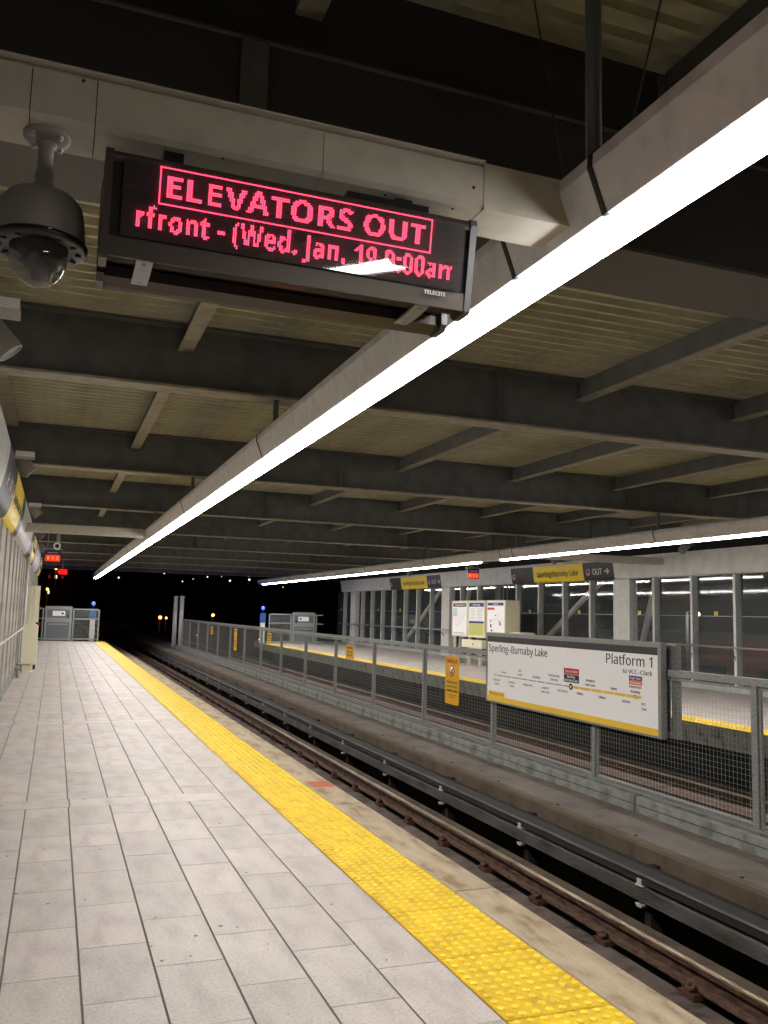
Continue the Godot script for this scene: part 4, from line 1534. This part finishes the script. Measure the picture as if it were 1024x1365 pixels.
# ---------------------------------------------------------------- things by the left wall
func left_things() -> void:
	# cylindrical floodlights and flat arms above the fascia, on both sides
	var can := thing("floodlight", "tilted grey cylinder lamp above the left fascia, nearest the camera", "lamp", Vector3(-0.40, 3.30, -6.5), "unlit cylinder lamps along the fascias")
	var s := st()
	tf = Transform3D(Basis(Vector3.BACK, deg_to_rad(42.0)), Vector3.ZERO)
	lathe(s, [Vector2(0.078, 0.012), Vector2(0.082, 0.0), Vector2(0.092, 0.0), Vector2(0.094, 0.005), Vector2(0.094, 0.30), Vector2(0.085, 0.315), Vector2(0, 0.315)], 28)
	obj("barrel", s, M.camera_grey, can)
	s = st()
	lathe(s, [Vector2(0.0, 0.014), Vector2(0.080, 0.012)], 24)
	obj("lamp_cover", s, M.gate_frame, can)
	tf = Transform3D.IDENTITY
	s = st()
	tube(s, Vector3(-0.17, 0.19, 0), Vector3(-0.38, 0.17, 0), 0.025, 0.025, 8)
	obj("wall_arm", s, M.camera_grey, can)
	var places := ["tilted cylinder lamp above the left fascia, second from camera", "tilted cylinder lamp above the left fascia, third from camera", "tilted cylinder lamp above the left fascia, fourth from camera", "tilted cylinder lamp above the left fascia, farthest away"]
	for k in 4:
		copy(can, Vector3(-0.40, 3.28 - 0.01 * k, -12.3 - 5.75 * k), places[k])
	var far_names := ["cylinder lamp above the far fascia, outermost at right", "cylinder lamp above the far fascia, right of the yellow sign", "cylinder lamp above the yellow sign on the far fascia", "cylinder lamp above the far fascia, between the yellow signs", "cylinder lamp above the far fascia, leftmost"]
	for k in 5:
		var c := copy(can, Vector3(13.78, 3.20, -11.1 - 5.7 * k), far_names[k])
		c.rotation.y = PI
	var arm := thing("wall_fitting", "flat white-ended fitting above the left fascia, nearest", "wall fitting", Vector3(-0.42, 3.37, -5.6), "flat fittings over the left fascia")
	s = st()
	box(s, -0.40, 0.10, -0.028, 0.028, -0.26, 0.0)
	obj("arm", s, M.camera_grey, arm)
	s = st()
	box(s, -0.11, 0.102, -0.030, 0.030, 0.0, 0.008)
	obj("end_plate", s, M.white_paint, arm)
	copy(arm, Vector3(-0.45, 3.37, -11.3), "flat white-ended fitting above the left fascia, second")
	copy(arm, Vector3(-0.45, 3.37, -17.0), "flat white-ended fitting above the left fascia, third")
	copy(arm, Vector3(-0.45, 3.37, -22.7), "flat white-ended fitting above the left fascia, farthest")
	# standing cream cabinet
	var c := thing("service_cabinet", "tall cream cabinet with gabled lower cover standing by left wall", "cabinet", Vector3(-0.49, 0, -22.2))
	s = st()
	prism(s, [Vector2(-0.165, 0.20), Vector2(0.165, 0.20), Vector2(0.165, 1.06), Vector2(0.06, 1.15), Vector2(-0.06, 1.15), Vector2(-0.165, 1.06)], "z", -0.2, 0.2)
	obj("lower_cover", s, M.cream_box, c)
	s = st()
	box(s, -0.10, 0.15, 1.152, 2.0, -0.17, 0.13)
	box(s, -0.06, -0.02, 1.152, 1.98, 0.131, 0.15)
	box(s, 0.04, 0.075, 1.152, 1.98, 0.131, 0.15)
	obj("upper_case", s, M.cream_box, c)
	s = st()
	box(s, 0.151, 0.156, 1.45, 1.92, -0.11, 0.08)
	obj("dark_window", s, M.black_plastic, c)
	s = st()
	box(s, -0.12, 0.06, 0.0, 0.198, -0.12, 0.12)
	box(s, -0.20, 0.10, 0.0, 0.015, -0.17, 0.20)
	obj("foot", s, M.cream_box, c)
	s = st()
	box(s, 0.10, 0.15, 0.06, 0.16, -0.1, 0.0)
	obj("socket", s, M.black_plastic, c)
	var p := thing("standpipe", "white pipe rising from the cream cabinet to the fascia", "pipe", Vector3(-0.66, 0, -22.75))
	s = st()
	tube(s, Vector3(0, 0.0, 0), Vector3(0, 2.70, 0), 0.03, 0.03, 10)
	obj("pipe", s, M.white_paint, p)
	var v := thing("pipe_valve", "small grey pipe valve low on the wall beside the cabinet", "valve", Vector3(-0.66, 0.0, -20.4))
	s = st()
	tube(s, Vector3(0, 0, 0), Vector3(0, 0.20, 0), 0.025, 0.025, 10)
	tube(s, Vector3(0, 0.20, 0.0), Vector3(0, 0.20, 0.24), 0.045, 0.045, 10)
	tube(s, Vector3(0, 0.12, -1.2), Vector3(0, 0.12, 0.0), 0.02, 0.02, 8)
	tube(s, Vector3(0, 0.2, 0.12), Vector3(0, 0.29, 0.12), 0.014, 0.014, 8)
	obj("valve_body", s, M.camera_grey, v)
	s = st()
	tube(s, Vector3(-0.03, 0.29, 0.12), Vector3(0.06, 0.29, 0.12), 0.02, 0.02, 8)
	obj("handle", s, M.camera_grey, v)
	# bullet camera under the second duct
	var b := thing("bullet_camera", "white-ringed bullet camera under the second duct, facing the viewer", "security camera", Vector3(-0.03, 2.68, -17.75))
	s = st()
	tf = Transform3D(Basis(Vector3.RIGHT, PI / 2), Vector3.ZERO)
	lathe(s, [Vector2(0.0, -0.42), Vector2(0.05, -0.42), Vector2(0.056, -0.38), Vector2(0.056, 0.0), Vector2(0.06, 0.0)], 20)
	obj("body", s, M.camera_grey, b)
	s = st()
	lathe(s, [Vector2(0.06, -0.02), Vector2(0.066, -0.01), Vector2(0.066, 0.015), Vector2(0.058, 0.022), Vector2(0.042, 0.018), Vector2(0.04, 0.006)], 20)
	obj("front_ring", s, M.white_paint, b)
	s = st()
	lathe(s, [Vector2(0.042, 0.004), Vector2(0.02, 0.010), Vector2(0, 0.012)], 16)
	obj("lens", s, M.black_plastic, b)
	tf = Transform3D.IDENTITY
	s = st()
	tube(s, Vector3(0, 0.05, -0.3), Vector3(0, 0.268, -0.3), 0.02, 0.02, 8)
	tube(s, Vector3(0, 0.05, -0.3), Vector3(0, 0.0, -0.25), 0.02, 0.02, 8)
	obj("mount", s, M.camera_grey, b)
	# small LED departure boards hung from the beams
	departure_board(Vector3(-0.12, 2.61, -22.7), "orange LED departure board hanging near the left wall")
	departure_board(Vector3(11.26, 2.63, -22.7), "orange LED departure board hanging above the far platform")
	# red exit signs
	exit_sign(Vector3(0.21, 2.93, -38.0), "red exit sign hanging at the far left platform end")
	exit_sign(Vector3(10.7, 3.06, -38.0), "red exit sign hanging at the far platform end")

func departure_board(at: Vector3, label: String) -> void:
	var t := thing("departure_board", label, "led sign", at, "hanging LED departure boards")
	var s := st()
	box(s, -0.18, 0.18, 0.0, 0.28, -0.08, 0.0)
	obj("case", s, M.sign_navy, t)
	var f := facing_back(0, 0, 0.0)
	plate(t, "header", f, -0.17, 0.17, 0.175, 0.27, M.ink_blue, 0.003)
	write(t, "lettering", "Next train", facing_back(0, 0, 0.003), 0, 0.205, 0.03, M.sign_white, 1, 0.24)
	plate(t, "led_screen", f, -0.17, 0.17, 0.012, 0.165, M.led_orange, 0.003)
	write(t, "led_lettering", "0  1  2", facing_back(0, 0, 0.003), 0, 0.05, 0.075, M.led_text, 1, 0.25, true)
	s = st()
	for x in [-0.13, 0.13]:
		tube(s, Vector3(x, 0.28, -0.04), Vector3(x, 3.451 - at.y, -0.04), 0.01, 0.01, 6)
	box(s, -0.22, 0.22, 0.30, 0.32, -0.06, -0.02)
	obj("hanger", s, M.alu, t)
	var l := OmniLight3D.new()
	l.name = "led_light"
	l.light_color = Color(1.0, 0.25, 0.1)
	l.light_energy = 0.01
	l.light_size = 0.05
	l.shadow_enabled = true
	l.omni_range = 20.0
	l.omni_attenuation = 2.0
	l.position = Vector3(0, 0.09, 0.1)
	t.add_child(l)

func exit_sign(at: Vector3, label: String) -> void:
	var t := thing("exit_sign", label, "exit sign", at, "red exit signs at the platform ends")
	var s := st()
	prism(s, [Vector2(-0.19, 0.0), Vector2(-0.12, -0.10), Vector2(0.18, -0.10), Vector2(0.18, 0.10), Vector2(-0.12, 0.10)], "z", -0.05, 0.0)
	obj("sign_glow", s, M.exit_red, t)
	write(t, "lettering", "EXIT", facing_back(0, 0, 0.0), 0.03, -0.06, 0.12, M.ink_red, 1, 0.24, true)
	s = st()
	tube(s, Vector3(0, 0.10, -0.025), Vector3(0, 3.451 - at.y, -0.025), 0.012, 0.012, 6)
	obj("hanger", s, M.alu, t)
	var l := OmniLight3D.new()
	l.name = "sign_light"
	l.light_color = Color(1.0, 0.08, 0.1)
	l.light_energy = 0.01
	l.light_size = 0.05
	l.shadow_enabled = true
	l.omni_range = 20.0
	l.omni_attenuation = 2.0
	l.position = Vector3(0, 0, 0.1)
	t.add_child(l)

# ---------------------------------------------------------------- things on the far platform
func far_things() -> void:
	var X := 12.75
	var t := thing("information_stand", "cream stand with three map and notice panels on far platform", "information stand", Vector3(X, 0, -25.2))
	var spans := [[-2.10, -0.90], [-0.84, 0.34], [0.46, 1.68]]
	for i in 3:
		var a: float = spans[i][0]
		var b: float = spans[i][1]
		var f := facing_left(0.0, 0.0, 0.0)
		var s := st()
		box(s, 0.0, 0.16 if i < 2 else 0.5, 0.88, 2.06, a, b)
		var c := obj("panel_case", s, M.cream_box, t)
		plate(c, "poster", f, a + 0.07, b - 0.07, 0.95, 2.0, M.sign_white, 0.004)
		var fp := facing_left(-0.004, 0.0, 0.0)
		if i == 0:
			plate(c, "poster_header", fp, a + 0.10, b - 0.10, 1.86, 1.98, M.ink)
			write(c, "lettering", "Neighbourhood map", facing_left(-0.006, 0, 0), a + 0.25, 1.895, 0.05, M.sign_white, 0, 0.75)
			plate(c, "map_area", fp, a + 0.10, a + 0.42, 1.55, 1.82, M.map_blue, 0.001)
			for k in 7:
				var q := st()
				var u := a + 0.18 + 0.12 * k
				tf = fp * Transform3D(Basis(Vector3.BACK, 0.5 - 0.16 * k), Vector3(u, 1.38 + 0.02 * k, 0))
				box(q, -0.004, 0.004, -0.28 + 0.02 * k, 0.30 - 0.015 * k, 0, 0.001 + 0.0001 * k)
				tf = Transform3D.IDENTITY
				obj("map_street", q, M.ink_grey, c)
			plate(c, "scale_bar", fp, a + 0.15, b - 0.2, 0.985, 1.0, M.ink, 0.001)
		elif i == 1:
			plate(c, "poster_header", fp, a + 0.07, b - 0.07, 1.86, 1.99, M.ink_blue)
			write(c, "lettering", "How to pay", facing_left(-0.006, 0, 0), (a + b) / 2, 1.90, 0.05, M.sign_white, 1, 0.5)
			plate(c, "poster_band", fp, a + 0.07, b - 0.07, 1.33, 1.40, M.ink_blue)
			plate(c, "notice", fp, a + 0.07, b - 0.07, 0.95, 1.325, M.map_green, 0.001)
			for k in 9:
				plate(c, "print_line", fp, a + 0.15, a + 0.52 - 0.03 * (k % 3), 1.79 - 0.045 * k, 1.80 - 0.045 * k, M.ink_grey, 0.001)
				plate(c, "print_line", fp, a + 0.62, b - 0.14 - 0.04 * (k % 2), 1.79 - 0.045 * k, 1.80 - 0.045 * k, M.ink_grey, 0.001)
		else:
			plate(c, "poster_header", fp, a + 0.07, b - 0.10, 1.90, 1.99, M.ink_blue)
			write(c, "lettering", "Station", facing_left(-0.006, 0, 0), (a + b) / 2, 1.925, 0.04, M.sign_white, 1, 0.32)
			plate(c, "red_block", fp, a + 0.07, a + 0.52, 1.77, 1.84, M.ink_red)
			for q2 in [[0.24, 1.40, 1.44], [0.26, 1.22, 1.33], [0.82, 1.38, 1.42], [0.86, 1.30, 1.37], [0.56, 1.58, 1.61], [0.30, 1.10, 1.16]]:
				plate(c, "symbol", fp, a + q2[0], a + q2[0] + 0.09, q2[1], q2[2], M.ink, 0.001)
			plate(c, "plan_line", fp, a + 0.10, b - 0.12, 1.46, 1.466, M.ink_grey, 0.001)
			plate(c, "plan_line", fp, a + 0.50, a + 0.506, 0.98, 1.455, M.ink_grey, 0.001)
	for z in [-2.02, -0.87, 0.40, 1.6]:
		var s := st()
		box(s, 0.05, 0.12, 0.02, 0.88, z - 0.035, z + 0.035)
		obj("leg", s, M.cream_box, t)
	var s2 := st()
	box(s2, -0.12, 0.30, 0.0, 0.02, -2.3, -1.75)
	box(s2, -0.12, 0.30, 0.0, 0.02, 1.3, 1.8)
	obj("base_plate", s2, M.black_plastic, t)
	# pay box under the middle panel
	var pbox := thing("phone_box", "cream box on one leg under the middle notice panel", "box", Vector3(X - 0.05, 0, -25.45))
	s2 = st()
	slab(s2, -0.12, 0.12, 0.55, 0.80, -0.72, 0.72, 0.02)
	obj("case", s2, M.cream_box, pbox)
	s2 = st()
	tf = facing_left(-0.12, 0.67, 0.1) * Transform3D(Basis(Vector3.RIGHT, Vector3.BACK, Vector3.DOWN), Vector3.ZERO)
	lathe(s2, [Vector2(0.04, 0), Vector2(0.04, 0.006), Vector2(0, 0.008)], 14)
	tf = Transform3D.IDENTITY
	obj("button", s2, M.camera_grey, pbox)
	s2 = st()
	box(s2, -0.08, 0.08, 0.40, 0.50, -0.72, 0.72)
	obj("shelf", s2, M.cream_box, pbox)
	s2 = st()
	box(s2, -0.04, 0.04, 0.0, 0.40, -0.45, -0.37)
	box(s2, -0.04, 0.04, 0.0, 0.40, 0.37, 0.45)
	box(s2, -0.02, 0.02, 0.5, 0.55, -0.45, 0.45)
	obj("leg", s2, M.cream_box, pbox)
	# rounded bin behind the route board
	var bin := thing("litter_bin", "pale round-topped bin showing above the route board", "bin", Vector3(13.1, 0, -23.1))
	s2 = st()
	prism(s2, [Vector2(-0.42, 0.0), Vector2(0.42, 0.0), Vector2(0.42, 0.92), Vector2(0.36, 1.05), Vector2(0.24, 1.11), Vector2(-0.24, 1.11), Vector2(-0.36, 1.05), Vector2(-0.42, 0.92)], "x", -0.25, 0.25, true)
	obj("body", s2, M.cream_box, bin)
	s2 = st()
	box(s2, -0.258, -0.252, 0.70, 0.86, -0.25, 0.25)
	obj("opening", s2, M.black_plastic, bin)

# ---------------------------------------------------------------- platform ends
func end_things() -> void:
	for side in 2:
		var X := func(x: float) -> float: return x if side == 0 else 11.694 - x
		var R := func(s: SurfaceTool, a: float, b: float, y0: float, y1: float, z0: float, z1: float) -> void:
			box(s, minf(X.call(a), X.call(b)), maxf(X.call(a), X.call(b)), y0, y1, z0, z1)
		var where: String = ["left", "far"][side]
		var t := thing("end_gate", ["grey metal gate with white notice closing the left platform end", "grey metal gate with white notice closing the far platform end"][side], "gate", Vector3(0, 0, ZE), "gates at the platform ends")
		var s := st()
		R.call(s, -0.37, -0.29, 0.02, 1.52, -0.04, 0.04)
		R.call(s, 0.66, 0.76, 0.02, 1.52, -0.04, 0.04)
		R.call(s, -0.29, 0.66, 1.38, 1.53, -0.04, 0.04)
		R.call(s, -0.29, 0.66, 0.82, 1.02, -0.035, 0.035)
		R.call(s, -0.29, 0.66, 0.04, 0.10, -0.035, 0.035)
		obj("gate_frame", s, M.gate_frame, t)
		s = st()
		R.call(s, -0.29, 0.66, 0.10, 0.82, -0.012, 0.012)
		R.call(s, -0.29, 0.66, 1.02, 1.38, -0.012, 0.012)
		obj("gate_sheet", s, M.gate_grey, t)
		s = st()
		R.call(s, -0.2, 0.6, 0.70, 0.76, 0.013, 0.03)
		obj("push_bar", s, M.gate_frame, t)
		s = st()
		R.call(s, -0.06, 0.47, 1.10, 1.32, 0.013, 0.03)
		obj("notice", s, M.sign_white, t)
		s = st()
		tf = Transform3D(Basis(Vector3.RIGHT, Vector3.BACK, Vector3.DOWN), Vector3(X.call(0.36), 1.21, 0.03))
		lathe(s, [Vector2(0.05, 0), Vector2(0.05, 0.004), Vector2(0, 0.004)], 14)
		tf = Transform3D.IDENTITY
		obj("notice_symbol", s, M.ink, t)
		s = st()
		R.call(s, 0.56, 0.62, 1.0, 1.16, 0.036, 0.08)
		obj("lock", s, M.black_plastic, t)
		# railing from the gate to the platform edge
		var r := thing("end_railing", ["steel and mesh railing between left end gate and platform edge", "steel and mesh railing between far end gate and platform edge"][side], "railing", Vector3(0, 0, ZE), "railings at the platform ends")
		s = st()
		R.call(s, 0.80, 0.86, 0.0, 1.44, -0.03, 0.03)
		obj("post", s, M.gate_frame, r)
		s = st()
		R.call(s, 1.88, 1.94, 0.0, 1.40, -0.03, 0.03)
		obj("post", s, M.gate_frame, r)
		s = st()
		R.call(s, 0.86, 1.88, 1.38, 1.44, -0.025, 0.025)
		R.call(s, 0.86, 1.88, 0.95, 1.01, -0.025, 0.025)
		R.call(s, 0.86, 1.88, 0.06, 0.12, -0.025, 0.025)
		obj("rail", s, M.gate_frame, r)
		s = st()
		for k in range(1, 17):
			R.call(s, 0.86 + 0.06 * k - 0.003, 0.86 + 0.06 * k + 0.003, 0.12, 1.38, -0.004, 0.004)
		for k in range(1, 21):
			R.call(s, 0.86, 1.88, 0.12 + 0.06 * k - 0.003, 0.12 + 0.06 * k + 0.003, 0.005, 0.011)
		tag(obj("mesh_infill", s, M.wire, r), "", "", "", "stuff")
		# left-hand stub between gate and wall
		s = st()
		R.call(s, -0.78, -0.37, 1.38, 1.43, -0.025, 0.025)
		R.call(s, -0.78, -0.37, 0.95, 1.0, -0.025, 0.025)
		R.call(s, -0.78, -0.37, 0.06, 0.12, -0.025, 0.025)
		R.call(s, -0.48, -0.42, 0.0, 1.38, -0.025, 0.025)
		obj("side_stub", s, M.gate_frame, r)
		# blue marker light on its post
		var bx: float = X.call(1.66)
		if side == 1:
			bx = 9.53
		var p := thing("blue_light_post", ["white and blue post with lit blue lamp at left platform end", "white and blue post with lit blue lamp at far platform end"][side], "lamp post", Vector3(bx, 0, ZE - 0.35), "blue lamps at the platform ends")
		s = st()
		box(s, -0.11, 0.11, 0.0, 0.98, -0.06, 0.06)
		obj("post", s, M.white_paint, p)
		s = st()
		box(s, -0.14, 0.14, 0.982, 1.45, -0.08, 0.08)
		obj("blue_case", s, M.blue_paint, p)
		s = st()
		tube(s, Vector3(0, 1.45, 0), Vector3(0, 1.62, 0), 0.03, 0.03, 10)
		obj("lamp_stem", s, M.black_plastic, p)
		s = st()
		ball(s, Vector3(0, 1.69, 0), 0.085, 14)
		obj("lamp_bulb", s, M.blue_lamp, p)
		var l := OmniLight3D.new()
		l.name = "lamp_light"
		l.light_color = Color(0.15, 0.2, 1.0)
		l.light_energy = 0.5
		l.light_size = 0.06
		l.shadow_enabled = true
		l.omni_range = 40.0
		l.omni_attenuation = 2.0
		l.position = Vector3(0, 1.69, 0)
		p.add_child(l)

# ---------------------------------------------------------------- the town behind
func lamp(at: Vector3, ground_y: float, r: float, m: Material, label: String, group: String, energy: float, col: Color) -> void:
	var t := thing("street_lamp", label, "street lamp", Vector3(at.x, ground_y, at.z), group)
	var h := at.y - ground_y
	var s := st()
	tube(s, Vector3.ZERO, Vector3(0, h + 0.1, 0), 0.11, 0.07, 6)
	tube(s, Vector3(0, h + 0.1, 0), Vector3(0, h + 0.25, 0.6), 0.05, 0.04, 6)
	obj("pole", s, M.night_ground, t)
	s = st()
	ball(s, Vector3(0, h, 0.7), r, 8)
	obj("lamp_head", s, m, t)
	if energy > 0.0:
		var l := OmniLight3D.new()
		l.name = "lamp_light"
		l.light_color = col
		l.light_energy = energy
		l.light_size = 0.15
		l.shadow_enabled = true
		l.omni_range = 100.0
		l.omni_attenuation = 2.0
		l.position = Vector3(0, h, 0.7)
		t.add_child(l)

func city() -> void:
	# orange street lamps
	var orange := Color(1.0, 0.55, 0.25)
	lamp(Vector3(15.4, 0.15, -140), -6.5, 0.24, M.sodium, "orange street lamp in the dark left of the tall posts", "orange street lamps beyond the station", 0.6, orange)
	lamp(Vector3(17.6, -0.02, -151), -6.5, 0.17, M.sodium, "smaller orange lamp right beside the left orange lamp", "orange street lamps beyond the station", 0.6, orange)
	lamp(Vector3(23.5, 0.7, -140), -6.5, 0.22, M.sodium, "orange street lamp in the dark right of the tall posts", "orange street lamps beyond the station", 0.6, orange)
	lamp(Vector3(-0.15, 7.1, -140), -6.5, 0.22, M.sodium, "high orange lamp right of the red exit sign", "orange street lamps beyond the station", 0.6, orange)
	lamp(Vector3(-1.0, 3.6, -120), -6.5, 0.16, M.sodium, "orange lamp low in front of the lit apartment block", "orange street lamps beyond the station", 0.6, orange)
	lamp(Vector3(21.2, -2.5, -140), -6.5, 0.10, M.hill_white, "small white light low beyond the far fence end", "white lights low beyond the fence", 0.0, Color.WHITE)
	lamp(Vector3(31.1, -3.0, -140), -6.5, 0.13, M.hill_white, "small white light low beside the far blue lamp post", "white lights low beyond the fence", 0.0, Color.WHITE)
	# white lamps scattered over the hillside
	var spots := [[15.9, 9.6, 0.36], [33.1, 9.2, 0.26], [40.0, 10.75, 0.30], [46.4, 9.9, 0.42], [51.8, 11.4, 0.24], [52.0, 10.4, 0.46], [56.7, 9.4, 0.28], [58.7, 10.4, 0.28], [28.0, 11.2, 0.24], [62.0, 8.6, 0.22], [36.0, 10.0, 0.18], [44.0, 11.0, 0.16]]
	var where := ["leftmost white lamp on the dark hill", "white hill lamp, second from left", "upper white hill lamp near the middle", "bright white hill lamp near the middle", "faint upper white hill lamp right of the middle", "brightest white lamp on the hill", "white hill lamp, second from right", "white hill lamp left of the far light end", "faint high hill lamp left of the middle", "low faint hill lamp farthest right", "tiny hill lamp below the upper middle one", "tiny hill lamp above the bright middle one"]
	for i in spots.size():
		var p: Array = spots[i]
		lamp(Vector3(p[0], p[1], -250.0), p[1] - 6.0, p[2] * 0.6, M.hill_white, where[i], "white lamps on the hillside", 0.0, Color.WHITE)
	# lit block behind the left gate
	var b := thing("apartment_block", "dark apartment block with lit windows behind the left gate", "building", Vector3(-2.6, -6.5, -150))
	var s := st()
	box(s, -8.0, 5.2, 0.0, 18.0, -10.0, 0.0)
	obj("wall", s, M.night_wall, b)
	s = st()
	box(s, -8.2, 5.4, 18.0, 18.4, -10.2, 0.2)
	obj("roof", s, M.night_wall, b)
	rng.seed = 12
	for row in 5:
		for col in 9:
			var u := -3.8 + 1.0 * col
			var v := 4.6 + 2.5 * row
			var k := rng.randf()
			s = st()
			box(s, u, u + 0.6, v, v + 1.2, 0.005, 0.06)
			var w := obj("window", s, M.black_plastic, b)
			s = st()
			box(s, u + 0.14, u + 0.46, v + 0.3, v + 0.8, 0.062, 0.07)
			obj("window_pane", s, M.lit_window if k > 0.78 else M.dim_window if k > 0.5 else M.screen_black, w)
	# outside the far windows
	var h := thing("brick_building", "low red-brown building seen through the right-hand windows", "building", Vector3(30.0, -6.5, -34.0))
	s = st()
	box(s, 0.0, 9.0, 0.0, 7.2, -14.0, 10.0)
	obj("wall", s, M.brick_red, h)
	s = st()
	box(s, -0.2, 9.2, 7.2, 7.5, -14.2, 10.2)
	obj("roof", s, M.night_wall, h)
	for k in 5:
		s = st()
		box(s, -0.06, -0.01, 4.6, 6.0, 7.0 - 4.4 * k, 9.4 - 4.4 * k)
		obj("window", s, M.black_plastic, h)
	lamp(Vector3(26.5, 1.9, -32.0), -6.5, 0.12, M.hill_white, "white lamp outside the right-hand windows", "white lamps outside the windows", 5.0, Color.WHITE)
	lamp(Vector3(27.0, 0.6, -38.5), -6.5, 0.07, M.hill_white, "lower white lamp outside, left of the first", "white lamps outside the windows", 1.0, Color.WHITE)
